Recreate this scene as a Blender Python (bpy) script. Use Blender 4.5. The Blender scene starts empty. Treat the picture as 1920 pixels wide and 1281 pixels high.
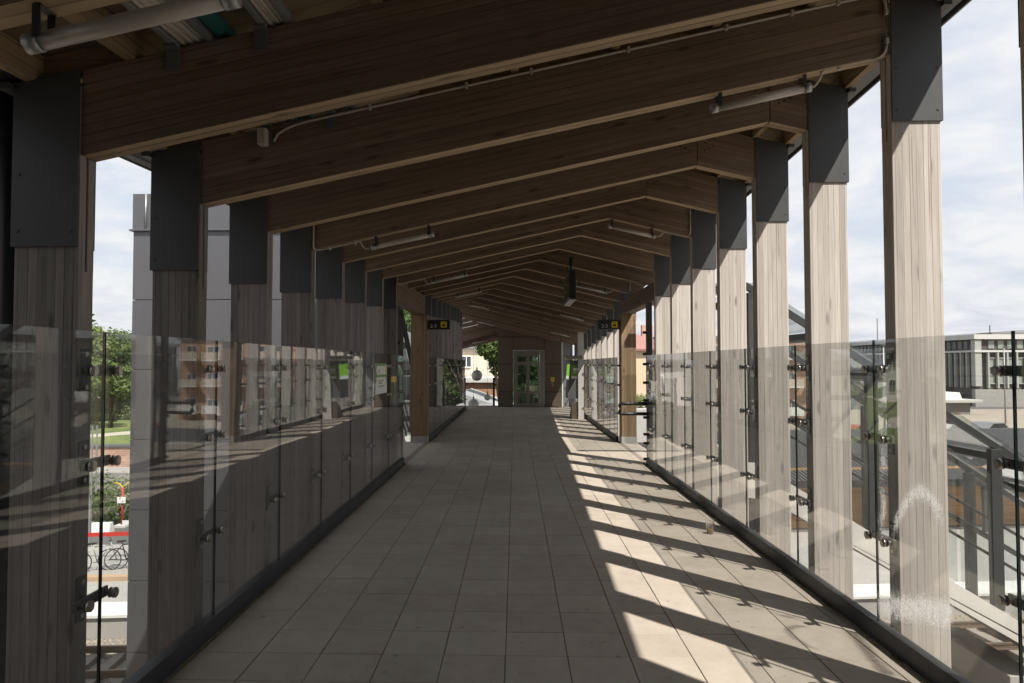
import bpy, bmesh, math, random
from mathutils import Vector, Matrix, Euler
random.seed(11)
R = math.radians
sc = bpy.context.scene
COL = sc.collection

# ------------------------------------------------------------------ camera
cam = bpy.data.cameras.new("camera")
cam.sensor_width = 36.0
cam.lens = 36.0 * 1310.0 / 1920.0
cam.shift_x = (960.0 - 930.3) / 1920.0
cam.clip_start = 0.05
cam.clip_end = 3000
camo = bpy.data.objects.new("camera", cam)
camo.location = (0, 0, 1.66)
camo.rotation_euler = (R(90) + math.atan(42.5 / 1310), 0, R(1.56))
COL.objects.link(camo)
sc.camera = camo

# ------------------------------------------------------------------ light
SUN_EL = R(52.5)
SUN_H = Vector((0.68, -0.73, 0)).normalized()
SUN_DIR = Vector((SUN_H.x * math.cos(SUN_EL), SUN_H.y * math.cos(SUN_EL), math.sin(SUN_EL)))
sl = bpy.data.lights.new("sun", 'SUN')
sl.energy = 4.8
sl.angle = R(0.55)
sl.color = (1.0, 0.94, 0.85)
so = bpy.data.objects.new("sun", sl)
so.rotation_euler = SUN_DIR.to_track_quat('Z', 'Y').to_euler()
so.location = (30, -30, 40)
COL.objects.link(so)

world = bpy.data.worlds.new("World")
sc.world = world
world.use_nodes = True
wn, wl = world.node_tree.nodes, world.node_tree.links
wn.clear()
def W(t, **kw):
    n = wn.new(t)
    for k, v in kw.items():
        setattr(n, k, v)
    return n
sky = W('ShaderNodeTexSky', sky_type='NISHITA', sun_disc=False)
sky.sun_elevation = SUN_EL
sky.sun_rotation = math.atan2(SUN_H.x, SUN_H.y)
sky.air_density = 1.3
sky.dust_density = 2.5
tc = W('ShaderNodeTexCoord')
sep = W('ShaderNodeSeparateXYZ'); wl.new(tc.outputs['Generated'], sep.inputs[0])
zz = W('ShaderNodeMath', operation='MAXIMUM'); wl.new(sep.outputs[2], zz.inputs[0]); zz.inputs[1].default_value = 0.0
za = W('ShaderNodeMath', operation='ADD'); wl.new(zz.outputs[0], za.inputs[0]); za.inputs[1].default_value = 0.22
vd = W('ShaderNodeVectorMath', operation='DIVIDE')
cz = W('ShaderNodeCombineXYZ')
for i in range(3):
    wl.new(za.outputs[0], cz.inputs[i])
wl.new(tc.outputs['Generated'], vd.inputs[0]); wl.new(cz.outputs[0], vd.inputs[1])
cn = W('ShaderNodeTexNoise'); cn.inputs['Scale'].default_value = 3.4; cn.inputs['Detail'].default_value = 9
cn.inputs['Roughness'].default_value = 0.58; cn.inputs['Distortion'].default_value = 0.35
wl.new(vd.outputs[0], cn.inputs['Vector'])
cr = W('ShaderNodeValToRGB')
cr.color_ramp.elements[0].position = 0.36; cr.color_ramp.elements[1].position = 0.60
wl.new(cn.outputs[0], cr.inputs[0])
cov = W('ShaderNodeMath', operation='MULTIPLY'); cov.inputs[1].default_value = 0.9
wl.new(cr.outputs[0], cov.inputs[0])
cmx = W('ShaderNodeMixRGB'); wl.new(cov.outputs[0], cmx.inputs[0])
tint = W('ShaderNodeMixRGB', blend_type='MIX'); tint.inputs[0].default_value = 0.8
wl.new(sky.outputs[0], tint.inputs[1]); tint.inputs[2].default_value = (5.7, 6.05, 6.85, 1)
wl.new(tint.outputs[0], cmx.inputs[1]); cmx.inputs[2].default_value = (6.8, 6.85, 6.95, 1)
bg = W('ShaderNodeBackground'); bg.inputs[1].default_value = 0.075
wl.new(cmx.outputs[0], bg.inputs[0])
wo = W('ShaderNodeOutputWorld'); wl.new(bg.outputs[0], wo.inputs[0])

sc.view_settings.view_transform = 'Standard'
sc.view_settings.look = 'None'
sc.view_settings.exposure = 0.85
sc.view_settings.gamma = 1.0
sc.view_settings.use_curve_mapping = False
cy = sc.cycles
cy.use_denoising = True
cy.max_bounces = 14
cy.diffuse_bounces = 5
cy.glossy_bounces = 5
cy.transmission_bounces = 8
cy.transparent_max_bounces = 48
cy.caustics_reflective = False
cy.caustics_refractive = False
cy.sample_clamp_indirect = 6.0

# ------------------------------------------------------------------ materials
class NT:
    def __init__(s, name):
        s.m = bpy.data.materials.new(name)
        s.m.use_nodes = True
        s.t = s.m.node_tree
        s.t.nodes.clear()
    def n(s, typ, ins=None, **props):
        nd = s.t.nodes.new('ShaderNode' + typ)
        for k, v in props.items():
            setattr(nd, k, v)
        for k, v in (ins or {}).items():
            sock = nd.inputs[k]
            if isinstance(v, bpy.types.NodeSocket):
                s.t.links.new(v, sock)
            else:
                sock.default_value = v
        return nd
    def math(s, op, a, b=0.0, c=None):
        ins = {0: a, 1: b}
        if c is not None:
            ins[2] = c
        return s.n('Math', ins, operation=op).outputs[0]
    def mix(s, f, a, b, blend='MIX'):
        def fix(v):
            return v if isinstance(v, bpy.types.NodeSocket) else (*v[:3], 1)
        return s.n('MixRGB', {0: f, 1: fix(a), 2: fix(b)}, blend_type=blend).outputs[0]
    def ramp(s, f, *stops):
        nd = s.n('ValToRGB', {0: f})
        e = nd.color_ramp.elements
        while len(e) < len(stops):
            e.new(0.5)
        for el, (p, c) in zip(e, stops):
            el.position = p
            el.color = (c, c, c, 1) if not isinstance(c, tuple) else (*c, 1)
        return nd.outputs[0]
    def noise(s, vec, scale, detail=4, rough=0.5, dist=0.0):
        return s.n('TexNoise', {'Vector': vec, 'Scale': scale, 'Detail': detail, 'Roughness': rough, 'Distortion': dist}).outputs[0]
    def coords(s, scale=(1, 1, 1), rnd=0.0, space='Object'):
        c = s.n('TexCoord').outputs[space]
        if rnd:
            r = s.math('MULTIPLY', s.n('ObjectInfo').outputs['Random'], rnd)
            rv = s.n('CombineXYZ', {0: r, 1: r, 2: r}).outputs[0]
            c = s.n('VectorMath', {0: c, 1: rv}, operation='ADD').outputs[0]
        if scale != (1, 1, 1):
            c = s.n('VectorMath', {0: c, 1: scale}, operation='MULTIPLY').outputs[0]
        return c
    def bump(s, h, strength=0.3, dist=0.01):
        return s.n('Bump', {'Height': h, 'Strength': strength, 'Distance': dist}).outputs[0]
    def pbr(s, col, rough=0.6, metal=0.0, normal=None, spec=None):
        ins = {'Base Color': col if isinstance(col, bpy.types.NodeSocket) else (*col[:3], 1), 'Roughness': rough, 'Metallic': metal}
        if normal is not None:
            ins['Normal'] = normal
        if spec is not None:
            ins['Specular IOR Level'] = spec
        return s.n('BsdfPrincipled', ins).outputs[0]
    def out(s, sh):
        s.n('OutputMaterial', {0: sh})
        return s.m

def wood(name, dark, light, grain=2, across=0, lam=0.045, rough=0.75, weather=0.0, spec=0.25, fine=1.0):
    t = NT(name)
    base = t.coords((1, 1, 1), rnd=37.0)
    raw = t.coords()
    sc1 = [26.0, 26.0, 26.0]; sc1[grain] = 1.3
    sc2 = [150.0, 150.0, 150.0]; sc2[grain] = 4.0
    v1 = t.n('VectorMath', {0: base, 1: sc1}, operation='MULTIPLY').outputs[0]
    v2 = t.n('VectorMath', {0: base, 1: sc2}, operation='MULTIPLY').outputs[0]
    sep = t.n('SeparateXYZ', {0: raw})
    a = t.math('MULTIPLY', sep.outputs[across], 1.0 / lam)
    idx = t.math('FLOOR', a)
    rnd = t.math('MULTIPLY', t.n('ObjectInfo').outputs['Random'], 91.0)
    wn_ = t.n('TexWhiteNoise', {'W': t.math('ADD', idx, rnd)}, noise_dimensions='1D').outputs[0]
    # shift the grain from lamella to lamella
    off = t.n('CombineXYZ', {0: t.math('MULTIPLY', wn_, 17.0), 1: t.math('MULTIPLY', wn_, 9.0), 2: t.math('MULTIPLY', wn_, 13.0)}).outputs[0]
    v1 = t.n('VectorMath', {0: v1, 1: off}, operation='ADD').outputs[0]
    n1 = t.noise(v1, 1.0, 6, 0.62, 0.9)
    n2 = t.noise(v2, 1.0, 4, 0.6, 0.3)
    f = t.math('ADD', t.math('MULTIPLY', n1, 0.75), t.math('MULTIPLY', n2, 0.35 * fine))
    f = t.ramp(f, (0.24, 0.0), (0.84, 1.0))
    col = t.mix(f, dark, light)
    tintv = t.math('ADD', t.math('MULTIPLY', wn_, 0.34), 0.74)
    tintv = t.math('ADD', tintv, t.math('MULTIPLY', t.n('ObjectInfo').outputs['Random'], 0.14))
    col = t.mix(1.0, col, t.n('CombineXYZ', {0: tintv, 1: tintv, 2: tintv}).outputs[0], 'MULTIPLY')
    # knots
    sk = [9.0, 9.0, 9.0]; sk[grain] = 2.6
    vk = t.n('VectorMath', {0: t.n('VectorMath', {0: base, 1: sk}, operation='MULTIPLY').outputs[0], 1: off}, operation='ADD').outputs[0]
    vk = t.n('VectorMath', {0: vk, 1: t.n('VectorMath', {0: t.n('TexNoise', {'Vector': v1, 'Scale': 0.6}).outputs[1], 1: (0.3, 0.3, 0.3)}, operation='MULTIPLY').outputs[0]}, operation='ADD').outputs[0]
    kd = t.n('TexVoronoi', {'Vector': vk, 'Scale': 1.0}).outputs['Distance']
    kn = t.ramp(kd, (0.08, 1.0), (0.20, 0.0))
    col = t.mix(t.math('MULTIPLY', kn, 0.70), col, tuple(c * 0.42 for c in dark))
    # lamella joint lines, broken up
    fr = t.math('FRACT', a)
    ln = t.math('LESS_THAN', t.math('ABSOLUTE', t.math('SUBTRACT', fr, 0.5)), 0.455)
    ln = t.math('SUBTRACT', 1.0, ln)
    brk = t.ramp(t.noise(v1, 0.8, 3), (0.42, 0.0), (0.6, 1.0))
    lnm = t.math('MULTIPLY', ln, t.math('ADD', t.math('MULTIPLY', brk, 0.62), 0.24))
    col = t.mix(lnm, col, tuple(c * 0.35 for c in dark))
    # fine drying cracks
    sc3 = [60.0, 60.0, 60.0]; sc3[grain] = 0.9
    v3 = t.n('VectorMath', {0: base, 1: sc3}, operation='MULTIPLY').outputs[0]
    ck = t.ramp(t.noise(v3, 1.0, 5, 0.55, 0.4), (0.31, 1.0), (0.36, 0.0))
    col = t.mix(t.math('MULTIPLY', ck, 0.55), col, tuple(c * 0.4 for c in dark))
    if weather:
        big = t.noise(t.coords((1.4, 1.4, 0.7), rnd=11.0), 1.0, 4, 0.55)
        col = t.mix(t.math('MULTIPLY', t.ramp(big, (0.35, 0.0), (0.7, 1.0)), weather), col, (0.46, 0.43, 0.41))
    h = t.math('SUBTRACT', t.math('ADD', t.math('MULTIPLY', n2, 0.5), n1), t.math('MULTIPLY', t.math('ADD', lnm, ck), 0.8))
    return t.out(t.pbr(col, rough, 0, t.bump(h, 0.35, 0.004), spec))

M = {}
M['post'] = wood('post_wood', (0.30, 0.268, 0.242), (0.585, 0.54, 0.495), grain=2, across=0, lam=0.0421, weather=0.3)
M['post_painted_shade'] = wood('post_wood_painted_shade', (0.130, 0.113, 0.106), (0.300, 0.264, 0.247), grain=2, across=0, lam=0.0421, weather=0.0)  # darker copy of the post wood, shade of this side put into the colour
M['beam'] = wood('beam_wood', (0.110, 0.079, 0.057), (0.250, 0.182, 0.133), grain=0, across=2, lam=0.045, weather=0.0, rough=0.7)
M['beam_under'] = wood('beam_wood_planed_bounce', (0.27, 0.195, 0.120), (0.47, 0.36, 0.24), grain=0, across=1, lam=0.12, rough=0.7)  # paler planed underside, bounced floor light partly put into its colour
M['column'] = wood('column_wood', (0.16, 0.105, 0.06), (0.31, 0.215, 0.135), grain=2, across=0, lam=0.045, rough=0.7)
M['joist'] = wood('joist_wood', (0.20, 0.145, 0.085), (0.34, 0.255, 0.155), grain=1, across=2, lam=0.06, rough=0.75)

t = NT('plywood')
v = t.coords((0.8, 5.0, 1.0))
n = t.noise(v, 2.0, 6, 0.6, 1.4)
col = t.mix(t.ramp(n, (0.3, 0.0), (0.7, 1.0)), (0.150, 0.112, 0.070), (0.29, 0.225, 0.145))
M['ply'] = t.out(t.pbr(col, 0.75, 0, t.bump(n, 0.1, 0.002), 0.2))

def plain(name, col, rough=0.5, metal=0.0, var=0.12, scale=6.0, bump=0.0, spec=None, rnd=5.0):
    t = NT(name)
    v = t.coords((1, 1, 1), rnd=rnd)
    n = t.noise(v, scale, 6, 0.6)
    f = t.math('ADD', t.math('MULTIPLY', n, 2 * var), 1 - var)
    c = t.mix(1.0, col, t.n('CombineXYZ', {0: f, 1: f, 2: f}).outputs[0], 'MULTIPLY')
    rr = t.math('ADD', t.math('MULTIPLY', n, 0.2), rough - 0.1)
    nb = t.bump(t.noise(v, scale * 12, 4, 0.6), bump, 0.004) if bump else None
    return t.out(t.pbr(c, rr, metal, nb, spec))

M['cladding'] = plain('anthracite_sheet', (0.046, 0.047, 0.049), 0.48, 0.0, 0.28, 3.0, 0.05)
M['darksteel'] = plain('dark_steel', (0.045, 0.047, 0.050), 0.45, 0.2, 0.15, 8.0)
M['greysteel'] = plain('grey_painted_steel', (0.115, 0.120, 0.125), 0.5, 0.1, 0.15, 6.0)
M['kerbsteel'] = plain('kerb_steel', (0.032, 0.033, 0.035), 0.5, 0.1, 0.2, 6.0)
M['galv'] = plain('galvanised_steel', (0.34, 0.35, 0.36), 0.45, 0.6, 0.25, 18.0)
M['stainless'] = plain('stainless_steel', (0.42, 0.40, 0.37), 0.3, 1.0, 0.1, 30.0)
M['black'] = plain('black_metal', (0.018, 0.018, 0.019), 0.4, 0.1, 0.2, 8.0)
M['conduit'] = plain('cream_conduit', (0.42, 0.395, 0.345), 0.5, 0.0, 0.08, 9.0)
M['cable'] = plain('cable_sheath', (0.58, 0.55, 0.50), 0.55, 0.0, 0.15, 12.0)
M['teal'] = plain('teal_duct', (0.03, 0.14, 0.14), 0.5, 0.0, 0.15, 6.0)
M['lens'] = plain('opal_lamp_cover', (0.40, 0.38, 0.345), 0.35, 0.0, 0.06, 7.0)
M['concrete'] = plain('pale_concrete', (0.56, 0.54, 0.51), 0.85, 0.0, 0.14, 2.2, 0.25)
M['concrete2'] = plain('grey_concrete', (0.36, 0.345, 0.325), 0.88, 0.0, 0.2, 2.0, 0.3)
M['coping'] = plain('white_coping', (0.68, 0.67, 0.65), 0.85, 0.0, 0.12, 3.0, 0.2)
M['asphalt'] = plain('asphalt', (0.115, 0.113, 0.112), 0.92, 0.0, 0.22, 0.9, 0.3)
M['sand'] = plain('tan_ground', (0.33, 0.29, 0.24), 0.95, 0.0, 0.3, 0.25, 0.4)
M['pathm'] = plain('gravel_path', (0.50, 0.45, 0.38), 0.95, 0.0, 0.15, 1.0, 0.2)
M['green_paint'] = plain('sign_green', (0.16, 0.32, 0.06), 0.45, 0.0, 0.05, 5.0)
M['white_paint'] = plain('sign_white', (0.78, 0.78, 0.77), 0.45, 0.0, 0.05, 5.0)
M['yellow'] = plain('sign_yellow', (0.75, 0.55, 0.02), 0.45, 0.0, 0.05, 5.0)
M['inkgrey'] = plain('sign_ink', (0.30, 0.30, 0.30), 0.5, 0.0, 0.05, 5.0)
M['signwhite'] = plain('sign_numeral_grey', (0.55, 0.55, 0.55), 0.5, 0.0, 0.05, 5.0)
M['red'] = plain('red_paint', (0.55, 0.035, 0.03), 0.45, 0.0, 0.08, 5.0)
M['orange'] = plain('orange_board', (0.62, 0.21, 0.04), 0.6, 0.0, 0.1, 5.0)
M['car_white'] = plain('car_white', (0.72, 0.72, 0.72), 0.3, 0.0, 0.04, 2.0)
M['car_dark'] = plain('car_dark_glass', (0.02, 0.022, 0.025), 0.15, 0.0, 0.04, 2.0)
M['car_blue'] = plain('car_blue', (0.05, 0.09, 0.18), 0.3, 0.0, 0.04, 2.0)
M['car_red'] = plain('car_red', (0.35, 0.03, 0.03), 0.3, 0.0, 0.04, 2.0)
M['car_grey'] = plain('car_grey', (0.30, 0.31, 0.32), 0.3, 0.3, 0.04, 2.0)
M['rubber'] = plain('rubber', (0.02, 0.02, 0.02), 0.8, 0.0, 0.1, 5.0)
M['plaster_white'] = plain('white_facade', (0.72, 0.71, 0.68), 0.85, 0.0, 0.08, 0.6)
M['plaster_cream'] = plain('cream_plaster', (0.56, 0.48, 0.385), 0.9, 0.0, 0.08, 0.5)
M['plaster_ochre'] = plain('ochre_plaster', (0.55, 0.44, 0.31), 0.9, 0.0, 0.10, 0.5)
M['facade_grey'] = plain('grey_facade', (0.20, 0.18, 0.165), 0.8, 0.0, 0.12, 0.5)
M['spandrel'] = plain('office_spandrel', (0.085, 0.077, 0.071), 0.8, 0.0, 0.12, 0.5)
M['officewhite'] = plain('office_white', (0.44, 0.44, 0.42), 0.8, 0.0, 0.08, 0.6)
M['rust_roof'] = plain('red_roof', (0.27, 0.135, 0.12), 0.8, 0.0, 0.15, 1.0)
M['slate'] = plain('dark_roof', (0.12, 0.12, 0.125), 0.7, 0.0, 0.2, 1.5)
M['pale_roof'] = plain('pale_sheet_roof', (0.36, 0.365, 0.375), 0.6, 0.0, 0.06, 0.8)
M['rail'] = plain('rail_steel', (0.22, 0.17, 0.13), 0.45, 0.7, 0.2, 3.0)
M['sleeper'] = plain('sleeper', (0.24, 0.21, 0.18), 0.95, 0.0, 0.2, 4.0, 0.3)
M['bark'] = plain('bark', (0.10, 0.075, 0.055), 0.95, 0.0, 0.3, 9.0, 0.6)
M['globe'] = plain('opal_globe', (0.36, 0.35, 0.33), 0.35, 0.0, 0.05, 3.0)
M['timber_clad'] = wood('larch_boards', (0.42, 0.215, 0.085), (0.62, 0.36, 0.17), grain=0, across=2, lam=0.14, rough=0.75)
M['kerbwood'] = plain('timber_kerb', (0.44, 0.31, 0.20), 0.9, 0.0, 0.18, 3.0, 0.2)

t = NT('window_glass')
M['window'] = t.out(t.pbr((0.05, 0.06, 0.065), 0.08, 0, None, 0.8))
t = NT('window_glass_green')
M['window_green'] = t.out(t.pbr((0.30, 0.34, 0.30), 0.12, 0, None, 0.6))

# paving tiles: warm grey concrete, each a little different
t = NT('paving_concrete')
g = t.n('TexCoord').outputs['Object']
rndv = t.n('ObjectInfo').outputs['Random']
vv = t.n('NewGeometry').outputs['Position']
n1 = t.noise(vv, 0.9, 5, 0.6)
n2 = t.noise(vv, 7.0, 6, 0.65)
n3 = t.noise(vv, 160.0, 3, 0.6)
rpi = t.n('NewGeometry').outputs['Random Per Island']
f = t.math('ADD', t.math('MULTIPLY', n1, 0.42), t.math('MULTIPLY', n2, 0.34))
f = t.math('ADD', f, t.math('MULTIPLY', n3, 0.22))
f = t.math('ADD', f, t.math('MULTIPLY', t.math('ADD', rndv, rpi), 0.11))
col = t.mix(t.ramp(f, (0.32, 0.0), (0.72, 1.0)), (0.235, 0.197, 0.160), (0.392, 0.346, 0.294))
dark = t.ramp(t.noise(vv, 19.0, 2, 0.5), (0.255, 1.0), (0.30, 0.0))
col = t.mix(t.math('MULTIPLY', dark, 0.55), col, (0.10, 0.09, 0.075))
st = t.ramp(t.noise(vv, 2.6, 5, 0.65, 0.8), (0.58, 0.0), (0.74, 1.0))
col = t.mix(t.math('MULTIPLY', st, 0.25), col, (0.20, 0.18, 0.15))
gv = t.n('TexVoronoi', {'Vector': vv, 'Scale': 2.3, 'Randomness': 1.0})
gum = t.ramp(gv.outputs['Distance'], (0.030, 1.0), (0.042, 0.0))
col = t.mix(t.math('MULTIPLY', gum, 0.5), col, (0.09, 0.08, 0.07))
gv2 = t.n('TexVoronoi', {'Vector': vv, 'Scale': 11.0, 'Randomness': 1.0})
grit = t.ramp(gv2.outputs['Distance'], (0.045, 1.0), (0.07, 0.0))
col = t.mix(t.math('MULTIPLY', t.math('MULTIPLY', grit, t.ramp(n1, (0.48, 0.0), (0.6, 1.0))), 0.6), col, (0.12, 0.10, 0.08))
M['tile'] = t.out(t.pbr(col, 0.82, 0, t.bump(t.math('ADD', n3, t.math('MULTIPLY', n2, 0.6)), 0.22, 0.003), 0.35))
M['joint'] = plain('joint_sand', (0.20, 0.165, 0.13), 0.95, 0.0, 0.5, 5.0, 0.4)
t = NT('moss_dirt')
n = t.noise(t.n('NewGeometry').outputs['Position'], 22.0, 5, 0.7)
M['moss'] = t.out(t.pbr(t.mix(t.ramp(n, (0.4, 0.0), (0.62, 1.0)), (0.085, 0.07, 0.045), (0.16, 0.155, 0.07)), 0.95, 0, t.bump(n, 0.8, 0.01)))

# clear glass: transparent sheet that mirrors by angle, a film of dirt
def glass(name, tint=(0.855, 0.865, 0.86), f0=0.04, dirt=0.075, wavy=0.11, scratch=False, streak=True, gain=1.0):
    t = NT(name)
    geo = t.n('NewGeometry')
    dp = t.n('VectorMath', {0: geo.outputs['Normal'], 1: geo.outputs['Incoming']}, operation='DOT_PRODUCT').outputs['Value']
    ca = t.math('MINIMUM', t.math('ABSOLUTE', dp), 1.0)
    fz = t.math('POWER', t.math('SUBTRACT', 1.0, ca), 5.0)
    fr = t.math('ADD', t.math('MULTIPLY', fz, 1 - f0), f0)
    fr = t.math('MINIMUM', t.math('MULTIPLY', fr, gain), 1.0)
    wv = t.coords((1.6, 1.6, 2.6), rnd=23.0)
    nb = t.bump(t.noise(wv, 1.0, 1, 0.4), wavy, 0.010) if wavy else None
    gl = t.n('BsdfGlossy', {'Color': (1, 1, 1, 1), 'Roughness': 0.012})
    if nb:
        t.t.links.new(nb, gl.inputs['Normal'])
    tr = t.n('BsdfTransparent', {'Color': (*tint, 1)})
    s1 = t.n('MixShader', {0: fr, 1: tr.outputs[0], 2: gl.outputs[0]}).outputs[0]
    df = t.n('BsdfDiffuse', {'Color': (0.70, 0.68, 0.64, 1)}).outputs[0]
    tl = t.n('BsdfTranslucent', {'Color': (0.70, 0.68, 0.64, 1)}).outputs[0]
    dd = t.n('MixShader', {0: 0.4, 1: df, 2: tl}).outputs[0]
    g1 = t.ramp(t.noise(t.coords((3, 3, 1.1), rnd=9.0), 1.0, 6, 0.65), (0.35, 0.25), (0.75, 1.0))
    g2 = t.ramp(t.noise(t.coords((26, 26, 1.6), rnd=4.0), 1.0, 5, 0.6, 0.6), (0.45, 0.1), (0.75, 1.0))
    fac = t.math('MULTIPLY', t.math('MULTIPLY', g1, g2) if streak else g1, dirt)
    s2 = t.n('MixShader', {0: fac, 1: s1, 2: dd}).outputs[0]
    if scratch:
        o = t.n('SeparateXYZ', {0: t.n('TexCoord').outputs['Object']})
        wob = t.noise(t.coords((5, 5, 5)), 1.0, 3)
        y = t.math('ADD', o.outputs[1], t.math('MULTIPLY', t.math('SUBTRACT', wob, 0.5), 0.10))
        z = t.math('ADD', o.outputs[2], t.math('MULTIPLY', t.math('SUBTRACT', wob, 0.5), -0.08))
        def band(v, c, w):
            d = t.math('DIVIDE', t.math('SUBTRACT', v, c), w)
            return t.math('POWER', 2.718, t.math('MULTIPLY', t.math('MULTIPLY', d, d), -1.0))
        def win(v, a, b, s):
            p = t.n('MapRange', {0: v, 1: a, 2: a + s, 3: 0.0, 4: 1.0}).outputs[0]
            q = t.n('MapRange', {0: v, 1: b - s, 2: b, 3: 1.0, 4: 0.0}).outputs[0]
            return t.math('MULTIPLY', p, q)
        m1 = t.math('MULTIPLY', t.math('MULTIPLY', band(y, 4.27, 0.05), win(z, 0.2, 1.42, 0.12)), t.n('MapRange', {0: t.noise(t.coords((9, 9, 5)), 1.0, 3), 1: 0.35, 2: 0.65, 3: 0.35, 4: 0.95}).outputs[0])
        arch = t.math('SUBTRACT', 0.965, t.math('MULTIPLY', t.math('POWER', t.math('ABSOLUTE', t.math('SUBTRACT', y, 3.85)), 2.0), 3.2))
        m2 = t.math('MULTIPLY', t.math('MULTIPLY', band(z, arch, 0.075), win(y, 3.62, 4.20, 0.08)), 0.9)
        m3 = t.math('MULTIPLY', band(z, t.math('SUBTRACT', 1.36, t.math('MULTIPLY', y, 0.266)), 0.11), win(y, 3.58, 4.42, 0.06))
        m4 = t.math('MULTIPLY', t.math('MULTIPLY', band(z, 1.22, 0.22), win(y, 3.9, 4.36, 0.2)), 0.30)
        mk = t.math('MAXIMUM', t.math('MAXIMUM', m1, m2), t.math('MAXIMUM', m3, m4))
        sp = t.noise(t.coords((210, 210, 130)), 1.0, 2, 0.7)
        st_ = t.noise(t.coords((60, 60, 14)), 1.0, 3, 0.7)
        thr = t.math('SUBTRACT', 0.69, t.math('MULTIPLY', mk, 0.205))
        g = t.math('GREATER_THAN', t.math('ADD', t.math('MULTIPLY', sp, 0.72), t.math('MULTIPLY', st_, 0.28)), thr)
        g = t.math('MULTIPLY', g, t.math('MINIMUM', t.math('ADD', t.math('MULTIPLY', mk, 0.6), 0.15), 0.7))
        wd = t.n('BsdfDiffuse', {'Color': (0.9, 0.9, 0.9, 1)}).outputs[0]
        wt = t.n('BsdfTranslucent', {'Color': (0.9, 0.9, 0.9, 1)}).outputs[0]
        ww = t.n('MixShader', {0: 0.5, 1: wd, 2: wt}).outputs[0]
        s2 = t.n('MixShader', {0: g, 1: s2, 2: ww}).outputs[0]
    return t.out(s2)
M['glass'] = glass('clear_glass')
M['glass_scratch'] = glass('scratched_glass', scratch=True)
M['glass_thin'] = glass('canopy_glass', tint=(0.86, 0.88, 0.88), dirt=0.16, wavy=0.1)
M['glass_cup'] = glass('cup_plastic', tint=(0.97, 0.97, 0.97), f0=0.06, dirt=0.06, wavy=0, streak=False)
M['glass_door'] = glass('door_glass', tint=(0.74, 0.80, 0.78), f0=0.08, dirt=0.05, wavy=0.1, streak=False)
M['glass_edge'] = plain('glass_edge', (0.006, 0.012, 0.012), 0.2, 0.0, 0.05, 5.0)
t = NT('beer')
M['beer'] = t.out(t.n('MixShader', {0: 0.45, 1: t.n('BsdfTransparent', {'Color': (0.85, 0.66, 0.16, 1)}).outputs[0], 2: t.pbr((0.55, 0.42, 0.06), 0.15)}).outputs[0])

# brushed metal panels of the lift towers
t = NT('aluminium_panel')
v = t.coords((1, 1, 1))
n = t.noise(t.coords((60, 60, 1.2)), 1.0, 4, 0.6)
n2 = t.noise(v, 0.7, 4, 0.5)
f = t.math('ADD', 0.82, t.math('MULTIPLY', t.math('ADD', n, n2), 0.18))
col = t.mix(1.0, (0.135, 0.135, 0.145), t.n('CombineXYZ', {0: f, 1: f, 2: f}).outputs[0], 'MULTIPLY')
M['alu'] = t.out(t.pbr(col, t.math('ADD', 0.30, t.math('MULTIPLY', n, 0.15)), 0.5, t.bump(n2, 0.05, 0.05)))
t = NT('bronze_panel')
n = t.noise(t.coords((40, 40, 1.5)), 1.0, 4, 0.6)
n2 = t.noise(t.coords((1, 1, 1)), 1.1, 5, 0.6)
f = t.math('ADD', 0.75, t.math('MULTIPLY', t.math('ADD', n, n2), 0.25))
col = t.mix(1.0, (0.150, 0.118, 0.088), t.n('CombineXYZ', {0: f, 1: f, 2: f}).outputs[0], 'MULTIPLY')
M['bronze'] = t.out(t.pbr(col, 0.48, 0.35, t.bump(n, 0.05, 0.003)))

t = NT('brick')
v = t.coords((1, 1, 1), space='Object')
sp_ = t.n('SeparateXYZ', {0: v})
uv = t.n('CombineXYZ', {0: t.math('ADD', sp_.outputs[0], sp_.outputs[1]), 1: sp_.outputs[2], 2: 0.0}).outputs[0]
b = t.n('TexBrick', {'Vector': uv, 'Color1': (0.36, 0.16, 0.10, 1), 'Color2': (0.50, 0.27, 0.18, 1), 'Mortar': (0.45, 0.40, 0.35, 1), 'Scale': 1.0, 'Mortar Size': 0.012, 'Brick Width': 0.26, 'Row Height': 0.085})
M['brick'] = t.out(t.pbr(b.outputs[0], 0.9, 0, t.bump(b.outputs[1], -0.4, 0.01)))
t = NT('orange_brick')
n = t.noise(t.coords((1, 1, 6)), 1.5, 5, 0.7)
M['orange_brick'] = t.out(t.pbr(t.mix(n, (0.34, 0.17, 0.095), (0.52, 0.30, 0.18)), 0.9))

t = NT('ballast')
v = t.n('NewGeometry').outputs['Position']
vo = t.n('TexVoronoi', {'Vector': v, 'Scale': 14.0})
n = t.noise(v, 0.5, 5, 0.6)
col = t.mix(t.math('MULTIPLY', vo.outputs['Distance'], 1.3), (0.10, 0.085, 0.07), (0.40, 0.35, 0.295))
col = t.mix(t.math('MULTIPLY', t.ramp(n, (0.45, 0.0), (0.65, 1.0)), 0.5), col, (0.20, 0.16, 0.11))
col = t.mix(t.math('MULTIPLY', t.ramp(t.noise(v, 0.9, 4, 0.7), (0.56, 0.0), (0.68, 1.0)), 0.55), col, (0.17, 0.20, 0.06))
M['ballast'] = t.out(t.pbr(col, 0.95, 0, t.bump(vo.outputs['Distance'], 0.9, 0.04)))

t = NT('lawn')
v = t.n('NewGeometry').outputs['Position']
n = t.noise(v, 0.35, 6, 0.7)
n2 = t.noise(v, 6.0, 4, 0.7)
col = t.mix(t.ramp(n, (0.35, 0.0), (0.65, 1.0)), (0.09, 0.155, 0.03), (0.24, 0.26, 0.085))
col = t.mix(t.math('MULTIPLY', n2, 0.3), col, (0.05, 0.09, 0.02))
M['lawn'] = t.out(t.pbr(col, 0.95, 0, t.bump(n2, 0.6, 0.05)))

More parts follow.
